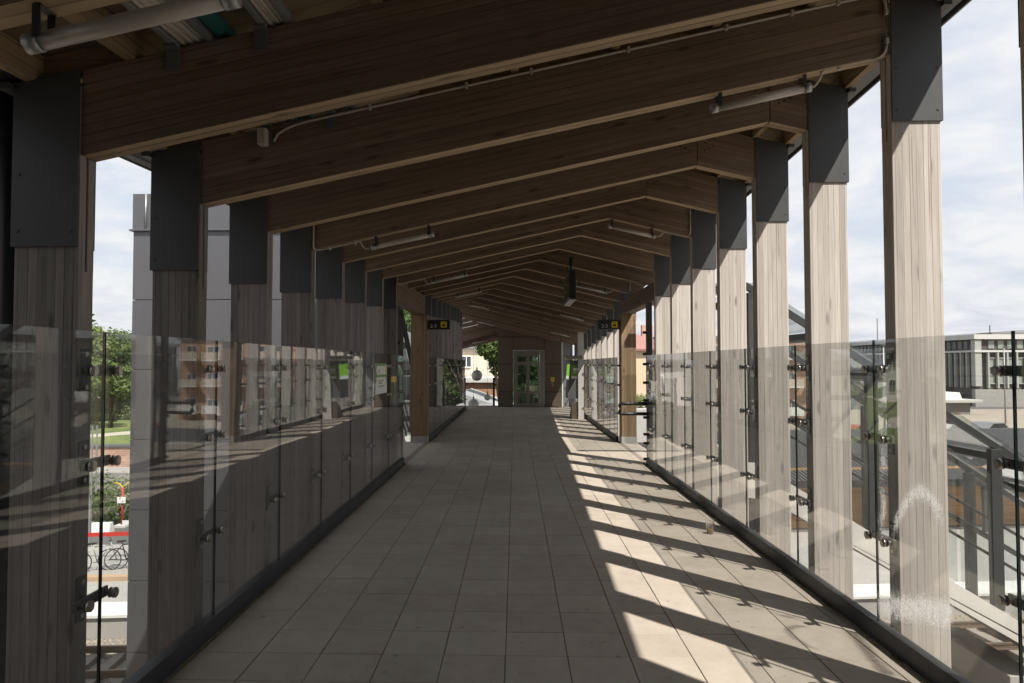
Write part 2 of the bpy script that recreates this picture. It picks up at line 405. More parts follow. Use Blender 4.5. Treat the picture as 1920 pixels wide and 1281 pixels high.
def leafmat(name, a, b):
    t = NT(name)
    r = t.n('NewGeometry').outputs['Random Per Island']
    n = t.noise(t.coords((1, 1, 1)), 0.9, 3)
    f = t.math('ADD', t.math('MULTIPLY', r, 0.6), t.math('MULTIPLY', n, 0.4))
    col = t.mix(f, a, b)
    d = t.pbr(col, 0.55, 0, None, 0.35)
    tl = t.n('BsdfTranslucent', {'Color': col}).outputs[0]
    return t.out(t.n('MixShader', {0: 0.32, 1: d, 2: tl}).outputs[0])
M['leaf_dark'] = leafmat('leaf_dark', (0.035, 0.065, 0.015), (0.10, 0.155, 0.035))
M['leaf_mid'] = leafmat('leaf_mid', (0.055, 0.10, 0.025), (0.15, 0.21, 0.055))
M['leaf_pale'] = leafmat('leaf_pale', (0.09, 0.14, 0.04), (0.22, 0.27, 0.09))

t = NT('corrugated_roof')
o = t.n('SeparateXYZ', {0: t.n('TexCoord').outputs['Object']})
n = t.noise(t.coords((0.6, 2, 2)), 1.0, 5, 0.6)
f = t.math('ADD', 0.7, t.math('MULTIPLY', n, 0.6))
M['corr'] = t.out(t.pbr(t.mix(1.0, (0.13, 0.13, 0.135), t.n('CombineXYZ', {0: f, 1: f, 2: f}).outputs[0], 'MULTIPLY'), 0.5, 0.3))
t = NT('lit_screen')
M['screen_green'] = t.out(t.n('MixShader', {0: 0.35, 1: t.pbr((0.25, 0.50, 0.05), 0.3), 2: t.n('Emission', {'Color': (0.35, 0.75, 0.08, 1), 'Strength': 0.9}).outputs[0]}).outputs[0])
t = NT('lit_screen_white')
M['screen_white'] = t.out(t.n('MixShader', {0: 0.35, 1: t.pbr((0.7, 0.72, 0.68), 0.3), 2: t.n('Emission', {'Color': (0.9, 0.95, 0.88, 1), 'Strength': 0.9}).outputs[0]}).outputs[0])
t = NT('display_panel')
M['display'] = t.out(t.pbr((0.03, 0.07, 0.035), 0.12, 0, None, 0.7))

# ------------------------------------------------------------------ mesh helpers
class MB:
    def __init__(s):
        s.bm = bmesh.new()
    def quadmesh(s, vs, fs, mi=0):
        bv = [s.bm.verts.new(v) for v in vs]
        out = []
        for f in fs:
            try:
                fa = s.bm.faces.new([bv[i] for i in f])
                fa.material_index = mi
                out.append(fa)
            except ValueError:
                pass
        return bv, out
    BOXF = [(0, 3, 2, 1), (4, 5, 6, 7), (0, 1, 5, 4), (1, 2, 6, 5), (2, 3, 7, 6), (3, 0, 4, 7)]
    def box(s, x0, x1, y0, y1, z0, z1, bev=0.0, mi=0):
        vs = [(x0, y0, z0), (x1, y0, z0), (x1, y1, z0), (x0, y1, z0), (x0, y0, z1), (x1, y0, z1), (x1, y1, z1), (x0, y1, z1)]
        bv, fs = s.quadmesh(vs, s.BOXF, mi)
        if bev:
            es = set(e for f in fs for e in f.edges)
            r = bmesh.ops.bevel(s.bm, geom=list(es), offset=bev, segments=1, affect='EDGES', profile=0.5)
            for f in r['faces']:
                f.material_index = mi
        return s
    def hexa(s, a, b, mi=0, bev=0.0):
        """a, b: two lists of four points (bottom loop, top loop)"""
        bv, fs = s.quadmesh(list(a) + list(b), s.BOXF, mi)
        if bev:
            es = set(e for f in fs for e in f.edges)
            bmesh.ops.bevel(s.bm, geom=list(es), offset=bev, segments=1, affect='EDGES', profile=0.5)
        return s
    def prism(s, poly, axis, a, b, mi=0):
        """polygon in the two other axes extruded along axis"""
        def P(p, c):
            q = list(p); q.insert(axis, c); return tuple(q)
        n = len(poly)
        vs = [P(p, a) for p in poly] + [P(p, b) for p in poly]
        fs = [tuple(range(n)), tuple(reversed(range(n, 2 * n)))] + [(i, i + n, (i + 1) % n + n, (i + 1) % n) for i in range(n)]
        s.quadmesh(vs, fs, mi)
        return s
    def tube(s, pts, r, n=8, mi=0, r2=None):
        pts = [Vector(p) for p in pts]
        rings = []
        for i, p in enumerate(pts):
            d = (pts[min(i + 1, len(pts) - 1)] - pts[max(i - 1, 0)]).normalized()
            q = d.to_track_quat('Z', 'Y')
            rr = r if r2 is None else r + (r2 - r) * i / (len(pts) - 1)
            rings.append([s.bm.verts.new(p + q @ Vector((rr * math.cos(2 * math.pi * k / n), rr * math.sin(2 * math.pi * k / n), 0))) for k in range(n)])
        for a, b in zip(rings, rings[1:]):
            for k in range(n):
                f = s.bm.faces.new((a[k], a[(k + 1) % n], b[(k + 1) % n], b[k]))
                f.material_index = mi
                f.smooth = True
        for ring, rev in ((rings[0], True), (rings[-1], False)):
            f = s.bm.faces.new(list(reversed(ring)) if rev else ring)
            f.material_index = mi
        return s
    def sphere(s, c, r, mi=0, seg=20, rings=12):
        res = bmesh.ops.create_uvsphere(s.bm, u_segments=seg, v_segments=rings, radius=r, matrix=Matrix.Translation(c))
        for v in res['verts']:
            for f in v.link_faces:
                f.smooth = True
                f.material_index = mi
        return s
    def mesh(s, name, mats):
        me = bpy.data.meshes.new(name)
        bmesh.ops.recalc_face_normals(s.bm, faces=s.bm.faces)
        s.bm.to_mesh(me)
        s.bm.free()
        for m in (mats if isinstance(mats, (list, tuple)) else [mats]):
            me.materials.append(M[m])
        return me
    def build(s, name, mats, parent=None, loc=(0, 0, 0), rot=None):
        return put(name, s.mesh(name, mats), parent, loc, rot)

def put(name, me, parent=None, loc=(0, 0, 0), rot=None):
    o = bpy.data.objects.new(name, me)
    COL.objects.link(o)
    o.parent = parent
    o.location = loc
    if rot:
        o.rotation_euler = rot
    return o

def tag(o, label, cat, group=None):
    o['label'] = label
    o['category'] = cat
    if group:
        o['group'] = group
    return o
def thing(name, label, cat, loc=(0, 0, 0), group=None, rz=0.0):
    o = bpy.data.objects.new(name, None)
    o.empty_display_size = 0.2
    COL.objects.link(o)
    o.location = loc
    o.rotation_euler.z = rz
    return tag(o, label, cat, group)
def struct(o):
    o['kind'] = 'structure'
    return o
def copy_tree(o, parent=None):
    c = o.copy()
    COL.objects.link(c)
    c.parent = parent
    for ch in o.children:
        copy_tree(ch, c)
    return c

# ------------------------------------------------------------------ bridge layout
PITCH = 1.2
def near(k): return 3.082 + PITCH * (k - 1)          # near face of frame k
THK = 0.115
XL, XR = -1.967, 2.295                                # inner faces of the posts
PW = 0.295
KF, KN = 21, -5
BZ, MSL, MSR, BD = 3.565, 0.2145, 0.240, 0.395
def ridge(y): return 1.757 - 0.2126 * (y - 6.682)
def under(x, y):
    """height of the beam soffit"""
    r = ridge(y)
    return BZ - MSL * (r - x) if x < r else BZ - MSR * (x - r)
GL, GR = -1.875, 2.195
Y0, Y1 = near(KN) - 0.3, 27.2

# deck -------------------------------------------------------------
deck = MB()
deck.box(-1.925, 2.255, Y0, 27.5, -0.42, -0.0055)
deck_o = struct(deck.build('bridge_deck', 'joint'))
TX0, TW = -1.822, 0.353
rows0 = 3.93 - 0.35 * 3
tile_cache = {}
def tile_mesh(w):
    key = round(w, 3)
    if key not in tile_cache:
        tile_cache[key] = MB().box(0.0026, w - 0.0026, 0.0021, 0.3489, -0.0052, 0.0, 0.0022).mesh('paving_tile', 'tile')
    return tile_cache[key]
cols = []
x = TX0
while x < 2.10:
    cols.append((x, min(TW, 2.163 - x)))
    x += TW
rest = MB()
nrow_parts = 300 // len(cols)
for r_i in range(-24, 70):
    y = 4.039 + 0.351 * (r_i - 2)
    if y + 0.35 > 27.3 or y < Y0:
        continue
    for (x, w) in cols:
        jz = random.uniform(-0.0008, 0.0008)
        if 0 <= r_i < nrow_parts:
            o = put('paving_tile', tile_mesh(w), deck_o, (x + random.uniform(-.001, .001), y + random.uniform(-.001, .001), jz), (random.uniform(-.0012, .0012), random.uniform(-.0025, .0025), random.uniform(-.002, .002)))
        else:
            rest.box(x + 0.0026, x + w - 0.0026, y + 0.0021, y + 0.3489, -0.0052, jz)
ro = rest.build('paving_tile_field', 'tile', deck_o)
ro['kind'] = 'stuff'
# side landings of the two openings
for sx, nm in ((-1, 'landing'), (1, 'landing')):
    xa, xb = (-5.2, -1.93) if sx < 0 else (2.26, 4.05)
    lo = struct(MB().box(xa, xb, 11.98, 15.02, -0.42, -0.004).build(nm, 'tile'))
# dirt along the kerbs
for xa, xb in ((-1.843, -1.79), (2.12, 2.164)):
    m = MB()
    y = Y0
    while y < 26.5:
        w = random.uniform(0.0, 0.028)
        L = random.uniform(0.08, 0.5)
        if random.random() < 0.75 and not (11.6 < y < 15.4):
            if xa < 0:
                m.prism([(xa, y), (xa + w + .006, y + L * .3), (xa + w, y + L * .7), (xa, y + L)], 2, -0.002, 0.005)
            else:
                m.prism([(xb - w, y + L * .3), (xb, y), (xb, y + L), (xb - w - .006, y + L * .7)], 2, -0.002, 0.005)
        y += L
    o = m.build('kerb_dirt', 'moss', deck_o)
    o['kind'] = 'stuff'

# kerb rails -------------------------------------------------------
def kerb(xa, xb, ya, yb):
    m = MB()
    m.box(xa, xb, ya, yb, -0.005, 0.108, 0.003)
    return struct(m.build('kerb_rail', 'kerbsteel'))
LEFT_JOINT = lambda k: near(k) + THK / 2
RIGHT_JOINT = LEFT_JOINT
kerb(-1.920, -1.845, Y0, 11.66)
kerb(-1.920, -1.845, 15.14, 26.1)
kerb(2.166, 2.225, Y0, 11.70)
kerb(2.166, 2.225, 15.14, 27.2)

# timber frames ------------------------------------------------------
def bracket_mesh(s):
    """s=+1: glass lies on the +x side of the post face (left posts). Origin on the post inner face."""
    m = MB()
    g = 0.092 if s > 0 else 0.100
    X = lambda a, b: (min(s * a, s * b), max(s * a, s * b))
    m.box(*X(0.0, 0.008), -0.035, 0.035, -0.10, 0.10, 0.002, 0)
    for zz in (-0.075, 0.075):
        m.tube([(s * 0.006, 0, zz), (s * 0.015, 0, zz)], 0.012, 8, 1)
    m.tube([(s * 0.006, 0, 0), (s * (g - 0.045), 0, 0)], 0.016, 10, 1)
    m.box(*X(g - 0.050, g - 0.034), -0.125, 0.125, -0.024, 0.024, 0.003, 0)
    for yy in (-0.095, 0.095):
        m.tube([(s * (g - 0.036), yy, 0), (s * (g - 0.007), yy, 0)], 0.015, 10, 0)
        m.tube([(s * (g - 0.008), yy, 0), (s * (g - 0.0065), yy, 0)], 0.024, 14, 0)
        m.tube([(s * (g + 0.0065), yy, 0), (s * (g + 0.020), yy, 0)], 0.024, 16, 1)
        m.tube([(s * (g + 0.0195), yy, 0), (s * (g + 0.024), yy, 0)], 0.017, 16, 1)
    return m.mesh('glass_bracket', ['darksteel', 'stainless'])
BR = {1: bracket_mesh(1), -1: bracket_mesh(-1)}
shoe_me = MB().box(-0.162, 0.162, -0.070, 0.070, -0.40, -0.26, 0.004).mesh('base_shoe', 'greysteel')

def rafter(parent, xa, xb, yc, name='rafter'):
    """glulam from xa (low end) to xb; vertical cuts at both ends"""
    ya = yc
    za, zb = under(xa + 1e-6, ya), under(xb - 1e-6, ya)
    L = math.hypot(xb - xa, zb - za)
    ang = math.atan2(zb - za, xb - xa)
    d = BD * math.cos(ang)
    sh = BD * math.sin(ang)
    h = THK / 2 - 0.001
    m = MB()
    # local: x along the beam, z up across it; ends sheared to stay plumb
    a = [(0, -h, 0), (L, -h, 0), (L, h, 0), (0, h, 0)]
    b = [(sh, -h, d), (L + sh, -h, d), (L + sh, h, d), (sh, h, d)]
    m.hexa(a, b, 0, 0.004)
    m.bm.normal_update()
    bmesh.ops.recalc_face_normals(m.bm, faces=m.bm.faces)
    for f in m.bm.faces:
        if f.normal.z < -0.9:
            f.material_index = 1
    return m.build(name, ['beam', 'beam_under'], parent, (xa, 0, za), (0, -ang, 0))

def post(parent, side, yc, k):
    inner = XL if side < 0 else XR
    xc = inner - PW / 2 if side < 0 else inner + PW / 2
    zb = under(inner, yc)
    zt = min(under(inner, yc), under(inner + side * PW, yc)) + BD - 0.01
    zs = zb - 0.52
    h = THK / 2
    m = MB()
    m.box(-PW / 2, PW / 2, -h, h, -0.34, zs, 0.004)
    m.box(-PW / 2, PW / 2, -h, -0.007, zs - 0.006, zt, 0.003)
    m.box(-PW / 2, PW / 2, 0.007, h, zs - 0.006, zt, 0.003)
    m.box(-PW / 2 + 0.02, PW / 2 - 0.02, -0.0065, 0.0065, zs - 0.003, zt - 0.02)
    p = m.build('post', 'post_painted_shade' if side < 0 else 'post', parent, (xc, 0, 0))
    # folded sheet around the post head: near, far and outer face
    si = -side                                   # local direction of the walkway
    xi, xo = si * (PW / 2 - 0.004), -si * (PW / 2 + 0.012)
    xa, xb = min(xi, xo), max(xi, xo)
    zc = zb - 0.415
    m = MB()
    def topz(xl): return under(xc + xl, yc) + BD + 0.0
    for ya, yb in ((-h - 0.011, -h - 0.003), (h + 0.003, h + 0.011)):
        m.hexa([(xa, ya, zc), (xb, ya, zc), (xb, yb, zc), (xa, yb, zc)], [(xa, ya, topz(xa)), (xb, ya, topz(xb)), (xb, yb, topz(xb)), (xa, yb, topz(xa))])
    oa, ob = (xo, xo + 0.008) if xo < 0 else (xo - 0.008, xo)
    m.hexa([(oa, -h - 0.0028, zc), (ob, -h - 0.0028, zc), (ob, h + 0.0028, zc), (oa, h + 0.0028, zc)], [(oa, -h - 0.0028, topz(oa)), (ob, -h - 0.0028, topz(ob)), (ob, h + 0.0028, topz(ob)), (oa, h + 0.0028, topz(oa))])
    # ledge angle under the eave
    la, lb = (xo - 0.05, xo - 0.001) if xo < 0 else (xo + 0.001, xo + 0.05)
    zt2 = topz(xo)
    m.box(la, lb, -h - 0.04, h + 0.04, zt2 - 0.035, zt2 - 0.005)
    for zz in (zc + 0.07, zc + 0.33):            # rivets
        for xx in (xa + 0.03, xb - 0.03):
            m.tube([(xx, -h - 0.0105, zz), (xx, -h - 0.0145, zz)], 0.008, 8)
    m.build('head_cladding', 'cladding', p)
    put('base_shoe', shoe_me, p)
    return p, xc

F_LABEL = 'glulam timber portal frame with dark sheet clad post heads spanning the covered walkway'
S_LABEL = 'glulam roof rafter pair without posts above the side stair openings'
OPEN = (9, 10)
frames = {}
SPECIAL = {
    2: 'glulam portal frame whose beam carries the long cream conduit and junction box',
    1: 'glulam portal frame with cable tray clips and the black drain pipe behind its post',
    4: 'glulam portal frame with a conduit fed tube light in front of the metal tower',
    6: 'glulam portal frame with a tube light hung right under its ridge',
    8: 'last glulam portal frame before the two stair openings',
    9: 'glulam rafter pair without posts from which the departure display hangs',
    10: 'glulam rafter pair without posts that carries a tube light over the stair openings',
    11: 'first glulam portal frame behind the two brown timber columns',
    20: 'glulam portal frame at the end of the shaded glass screens',
    21: 'glulam half frame with a single post standing right before the bronze lift front',
}
for k in range(KN, KF + 1):
    yc = near(k) + THK / 2
    noposts = k in OPEN
    fr_ = thing('timber_frame', SPECIAL.get(k, F_LABEL), 'timber frame', (0, yc, 0), 'rafters over the stair openings' if noposts else 'portal frames along the walkway')
    frames[k] = fr_
    r_ = ridge(yc)
    xl, xr = XL + 0.001, XR - 0.001
    if noposts:
        xl, xr = XL - 0.25, XR + 0.25
    if r_ >= xr - 0.1:
        rafter(fr_, xl, xr, yc)
    elif r_ <= xl + 0.1:
        rafter(fr_, xl, xr, yc)
    else:
        rafter(fr_, xl, r_ - 0.0015, yc)
        ra = rafter(fr_, r_ + 0.0015, xr, yc)
        # plug holes of the ridge dowels
        m = MB()
        for s in (-1, 1):
            for i in range(6):
                xx = r_ + s * (0.07 + 0.045 * (i % 3) + random.uniform(-.008, .008))
                zz = under(xx, yc) + 0.16 + 0.075 * (i // 3) + 0.03 * (i % 3)
                m.tube([(xx, -THK / 2 + 0.0008, zz), (xx, -THK / 2 - 0.0015, zz)], 0.0085, 8)
        m.build('ridge_dowel_plugs', 'black', fr_)
    if noposts:
        continue
    for side in ((1,) if k == 21 else (-1, 1)):
        p, xc = post(fr_, side, yc, k)
        for bz in (1.63, 1.21, 0.60):
            put('glass_bracket', BR[-side], p, (-side * PW / 2, 0, bz))

# unseen hall added behind the camera to block light from the open bridge end
th = thing('light_blocker_hall', 'added dark hall block behind the walkway that shuts out light from its open end', 'building', (0, Y0 - 0.02, -5.6))
MB().box(-16, -2.0, -12, 0, 0, 10.4).build('wall', 'facade_grey', th)
MB().box(2.4, 9, -12, 0, 0, 10.4).build('wall', 'facade_grey', th)
MB().box(-1.999, 2.399, -12, 0, 8.0, 10.4).build('wall', 'facade_grey', th)
MB().box(-1.999, 2.399, -12, -11.8, 0, 7.999).build('wall', 'facade_grey', th)
MB().box(-1.999, 2.399, -11.79, -0.002, 5.2, 5.59).build('blocker_floor', 'joint', th)
MB().box(-16.4, 9.4, -12.4, 0.2, 10.402, 10.7).build('roof', 'slate', th)

# glass screens ----------------------------------------------------------
def pane(x, ya, yb, label, grp, mat='glass', z1=1.807):
    me = MB().box(-0.006, 0.006, ya, yb, 0.075, z1, 0.0).mesh('glass_screen', [mat, 'glass_edge'])
    for p in me.polygons:
        if abs(p.normal.x) < 0.5:
            p.material_index = 1
    o = put('glass_screen', me, None, (x, 0, 0))
    return tag(o, label, 'glass screen', grp)
LA = 'clear glass screen panel clipped to the shaded timber posts, lift tower side of the walkway'
LB = 'clear glass screen panel clipped to the sunlit timber posts, platform side of the walkway'
LC = 'clear glass screen panel between the stair opening and the lift, shaded side'
LD = 'clear glass screen panel between the stair opening and the lift, sunlit side'
gap = 0.004
ys = [LEFT_JOINT(k) for k in range(KN, 9)]
for a, b in zip(ys, ys[1:]):
    k_ = KN + ys.index(a)
    if k_ in (6, 7):
        pane(GL, a + gap, b - gap, 'clear glass screen panel carrying the %s' % ('green and white direction poster' if k_ == 6 else 'small yellow notice'), None)
        continue
    pane(GL, a + gap, b - gap, LA, 'glass screens on the shaded side')
pane(GL, ys[-1] + gap, 11.64, 'narrow clear glass end strip beside the shaded stair opening', None)
ysr = [near(k) + THK / 2 for k in range(KN, 9)]
for i, (a, b) in enumerate(zip(ysr, ysr[1:])):
    k = KN + i
    if k == 1:
        pane(GR, a + gap, b - gap, 'glass screen panel scuffed with white sparkling scratch marks', None, 'glass_scratch')
    else:
        pane(GR, a + gap, b - gap, LB, 'glass screens on the sunlit side')
pane(GR, ysr[-1] + gap, 11.69, 'narrow clear glass end strip beside the sunlit stair opening', None)
yl = [15.11] + [near(k) + THK / 2 for k in range(12, KF + 1)]
for a, b in zip(yl, yl[1:]):
    if b < 26.5:
        pane(GL, a + gap, b - gap, LC, 'far glass screens on the shaded side')
    pane(GR, a + gap, b - gap, LD, 'far glass screens on the sunlit side')

# roof ----------------------------------------------------------------------
roof = thing('walkway_roof', 'folded timber walkway roof with plywood soffit, joists and grey eaves', 'roof', (0, 0, 0))
EL, ER = XL - PW - 0.30, XR + PW + 0.206
YA, YB = Y0, 27.45
JH = 0.13
def plane_poly(lift, thick, name, mat, y_step=0.0):
    m = MB()
    # left plane
    def zl(x, y): return BZ - MSL * (ridge(y) - x) + BD + lift
    def zr(x, y): return BZ - MSR * (x - ridge(y)) + BD + lift
    def add(poly, zf):
        vs = [(x, y, zf(x, y)) for x, y in poly] + [(x, y, zf(x, y) + thick) for x, y in poly]
        n = len(poly)
        fs = [tuple(range(n)), tuple(reversed(range(n, 2 * n)))] + [(i, i + n, (i + 1) % n + n, (i + 1) % n) for i in range(n)]
        m.quadmesh(vs, fs)
    def clip(poly, sgn):
        out = []
        for i, p in enumerate(poly):
            q = poly[(i + 1) % len(poly)]
            dp_, dq = sgn * (ridge(p[1]) - p[0]), sgn * (ridge(q[1]) - q[0])
            if dp_ >= 0:
                out.append(p)
            if dp_ * dq < 0:
                f = dp_ / (dp_ - dq)
                out.append((p[0] + (q[0] - p[0]) * f, p[1] + (q[1] - p[1]) * f))
        return out
    return m, add, clip, zl, zr
rect = [(EL, YA), (ER, YA), (ER, YB), (EL, YB)]
m, add, clip, zl, zr = plane_poly(JH + 0.004, 0.02, '', '')
add(clip(rect, 1), zl)
m.build('plywood_soffit', 'ply', roof)
m, add, clip, zl, zr = plane_poly(JH + 0.004, 0.02, '', '')
add(clip(rect, -1), zr)
m.build('plywood_soffit', 'ply', roof)
m, add, clip, zl, zr = plane_poly(JH + 0.03, 0.10, '', '')
add(clip([(EL - .02, YA - .02), (ER + .02, YA - .02), (ER + .02, YB + .02), (EL - .02, YB + .02)], 1), zl)
m.build('roof_covering', 'slate', roof)
m, add, clip, zl, zr = plane_poly(JH + 0.03, 0.10, '', '')
add(clip([(EL - .02, YA - .02), (ER + .02, YA - .02), (ER + .02, YB + .02), (EL - .02, YB + .02)], -1), zr)
m.build('roof_covering', 'slate', roof)
def along(xa, xb, ha, hb, ya, yb, name, mat):
    """bar of section [xa,xb] x [ha,hb] above the beam tops, following the roof along y"""
    yk = 6.682 + (1.757 - (xa + xb) / 2) / 0.2126
    cuts = [ya] + ([yk] if ya < yk < yb else []) + [yb]
    m = MB()
    for a, b in zip(cuts, cuts[1:]):
        lo, hi = [], []
        for (x, y) in ((xa, a), (xb, a), (xb, b), (xa, b)):
            z = under(x, min(max(y, a + 1e-4), b - 1e-4)) + BD
            lo.append((x, y, z + ha)); hi.append((x, y, z + hb))
        m.hexa(lo, hi)
    return m.build(name, mat, roof)
for jx in (-2.2, -1.75, -0.62, 0.0, 0.62, 1.24, 1.82, 2.30, 2.60):
    along(jx - 0.024, jx + 0.024, 0.002, JH, YA, YB, 'joist', 'joist')
for xa, xb, mt in ((ER - 0.20, ER - 0.01, 'greysteel'), (EL - 0.02, EL + 0.26, 'darksteel')):
    along(xa, xb, 0.095, JH, YA, YB, 'eave_soffit', mt)
for xa, xb in ((ER + 0.021, ER + 0.034), (EL - 0.034, EL - 0.021)):
    along(xa, xb, 0.09, JH + 0.14, YA, YB, 'eave_fascia', 'greysteel')
# blocking boards standing on the beams between the joists
for k in range(KN, KF + 1):
    yc = near(k) + THK / 2
    js = [-2.2, -1.75, -0.62, 0.0, 0.62, 1.24, 1.82, 2.30]
    for a, b in zip(js, js[1:]):
        if a == -1.75:
            continue
        if a < ridge(yc) < b:
            continue
        lo, hi = [], []
        for (x, y) in ((a + .026, yc - .015), (b - .026, yc - .015), (b - .026, yc + .015), (a + .026, yc + .015)):
            z = under(x, yc) + BD
            lo.append((x, y, z + 0.003)); hi.append((x, y, z + JH * 0.93))
        MB().hexa(lo, hi).build('blocking_board', 'joist', roof)

# cable trays above the beams --------------------------------------------------
def tray(xc, w, label, cables, teal):
    th = thing('cable_tray', label, 'cable tray', (0, 0, 0))
    def bar(xa, xb, ha, hb, name, mat):
        o = along(xa, xb, ha, hb, YA, 22.0, name, mat)
        o.parent = th
    bar(xc - w / 2, xc - w / 2 + 0.022, 0.006, 0.062, 'side_rail', 'galv')
    bar(xc + w / 2 - 0.022, xc + w / 2, 0.006, 0.062, 'side_rail', 'galv')
    for i in range(cables):
        cx = xc - w / 2 + 0.036 + i * 0.017
        bar(cx - 0.006, cx + 0.006, 0.020 + 0.006 * (i % 2), 0.033 + 0.006 * (i % 2), 'cable', 'cable')
    if teal:
        bar(xc + w / 2 + 0.012, xc + w / 2 + 0.072, 0.03, 0.07, 'duct', 'teal')
    for k in range(KN, 12):
        yk = near(k) + 0.6
        m = MB()
        for yy in (yk - 0.25, yk + 0.3):
            z = under(xc, yy) + BD
            m.box(xc - w / 2 + 0.0225, xc + w / 2 - 0.0225, yy - 0.012, yy + 0.012, z + 0.006, z + 0.018)
        m.build('rung_pair', 'galv', th)
        yk = near(k)
        z = under(xc - w / 2, yk) + BD
        m = MB()
        m.box(xc - w / 2 - 0.03, xc - w / 2 + 0.03, yk - 0.012, yk - 0.003, z - 0.10, z + 0.004)
        m.box(xc - w / 2 - 0.03, xc - w / 2 + 0.03, yk - 0.050, yk - 0.0125, z - 0.006, z + 0.0045)
        m.build('tray_clip', 'greysteel', th)
tray(-1.46, 0.17, 'galvanised cable tray with pale cables beside a teal duct above the beams', 6, True)
tray(-1.08, 0.13, 'narrow galvanised cable tray with grey cables above the beams', 5, False)

# fluorescent fittings and conduits ----------------------------------------------
def slope_at(x, y):
    return -math.atan(MSL) if x < ridge(y) else math.atan(MSR)
def fitting(k, xa, xb, label, grp):
    yc = near(k) + THK / 2
    th = thing('tube_light', label, 'light fitting', (0, yc, 0), grp)
    dz = 0.095
    pa = Vector((xa, 0, under(xa, yc) - dz)); pb = Vector((xb, 0, under(xb, yc) - dz))
    d = (pb - pa).normalized()
    MB().tube([pa + d * 0.04, pb - d * 0.04], 0.026, 16).build('tube_cover', 'lens', th)
    for p, s in ((pa, 1), (pb, -1)):
        MB().tube([p, p + d * s * 0.042], 0.029, 16).build('end_cap', 'galv', th)
        q = p + d * s * 0.05
        zu = under(q.x, yc) - 0.001
        m = MB()
        m.box(q.x - 0.012, q.x + 0.012, -0.035, -0.030, q.z - 0.0, zu)
        m.box(q.x - 0.012, q.x + 0.012, 0.030, 0.035, q.z - 0.0, zu)
        m.box(q.x - 0.012, q.x + 0.012, -0.0345, 0.0345, zu - 0.006, zu - 0.001)
        m.build('hanger', 'darksteel', th)
    return pa, pb, th
for k in (0, 4, 8, 12, 16, 20):
    fitting(k, -1.40, -0.79, {4: 'slim tube light with looped cable hung below the beam in front of the metal tower', 8: 'slim tube light hung below the last beam before the shaded stair opening'}.get(k, 'slim tube light fitting hung below a beam above the shaded posts'), 'tube lights above the shaded side')
for k in (2, 6, 10, 14, 18):
    fitting(k, 1.22, 1.835, {2: 'slim tube light fed by the long cream conduit that bends down at the post', 6: 'slim tube light hung right beside the ridge of its beam', 10: 'slim tube light hung beside the dark departure display'}.get(k, 'slim tube light fitting hung below a beam above the sunlit posts'), 'tube lights above the sunlit side')
def conduit(pts, label, clips=()):
    m = MB()
    m.tube(pts, 0.0085, 10)
    th = m.build('cable_conduit', 'conduit')
    tag(th, label, 'conduit')
    for c in clips:
        c = Vector(c)
        MB().box(c.x - 0.009, c.x + 0.009, c.y - 0.016, c.y + 0.0095, c.z - 0.017, c.z + 0.017, 0.002).build('conduit_clip', 'conduit', th)
def arc(a, c, b, n=5):
    a, c, b = Vector(a), Vector(c), Vector(b)
    return [a * (1 - t) ** 2 + c * 2 * t * (1 - t) + b * t * t for t in [i / n for i in range(n + 1)]]
yk = near(2); yf = yk - 0.0125
za = lambda x, h: under(x, yk) + h
pts = [(-1.50, yf, za(-1.50, 0.33) - .04)] + arc((-1.48, yf, za(-1.48, 0.33)), (-1.42, yf, za(-1.42, 0.36)), (-1.36, yf, za(-1.36, 0.365)))
xx = -1.3
while xx < 2.1:
    pts.append((xx, yf, za(xx, 0.37))); xx += 0.35
pts += arc((2.18, yf, za(2.18, 0.37)), (2.268, yf, za(2.268, 0.37)), (2.268, yf, za(2.2, 0.29)))
pts += arc((2.268, yf, za(2.2, 0.06)), (2.266, yf - .002, za(2.2, -0.03)), (2.17, yk + 0.02, za(2.17, -0.013)))
pts += [(2.03, yk + 0.03, za(2.03, -0.013)), (1.91, yk + 0.03, za(1.91, -0.013))] + arc((1.90, yk + .04, za(1.90, -0.02)), (1.88, yk + .05, za(1.88, -.09)), (1.84, yk + .057, za(1.835, -.095)))
conduit(pts, 'cream conduit along the top of a beam, bending down at the sunlit post', [(x_, yf, za(x_, 0.37)) for x_ in (-.9, -.3, 0.1, .7, 1.3, 1.7, 1.98)] + [(2.268, yf, za(2.2, .26)), (2.268, yf, za(2.2, .08)), (2.0, yk + .03, za(2.0, -.016))])
jb = MB()
jb.box(-1.59, -1.535, yk - 0.065, yk - 0.004, za(-1.56, 0.27), za(-1.56, 0.375), 0.006)
tag(jb.build('junction_box', 'conduit'), 'cream junction box on a beam where the long conduit starts', 'junction box')
for k in (4, 8):
    yk = near(k); ym = yk + 0.03
    za = lambda x, h: under(x, yk) + h
    pts = [(XL + 0.02, yk - 0.0125, za(XL, 0.36)), (XL + 0.02, yk - 0.0125, za(XL, 0.05))] + arc((XL + 0.02, yk - .0125, za(XL, .03)), (XL + .02, yk - .01, za(XL, -.014)), (XL + .10, ym, za(XL + .10, -.013))) + [(x_, ym, za(x_, -.013)) for x_ in (-1.8, -1.65, -1.52)] + arc((-1.50, ym, za(-1.5, -.016)), (-1.47, ym + .01, za(-1.47, -.12)), (-1.40, yk + .057, za(-1.40, -.095)))
    conduit(pts, 'cream conduit under a beam feeding the tube light by %s' % ('the lift tower' if k == 4 else 'the shaded stair opening'), [(-1.8, ym, za(-1.8, -.016)), (-1.55, ym, za(-1.55, -.016))])
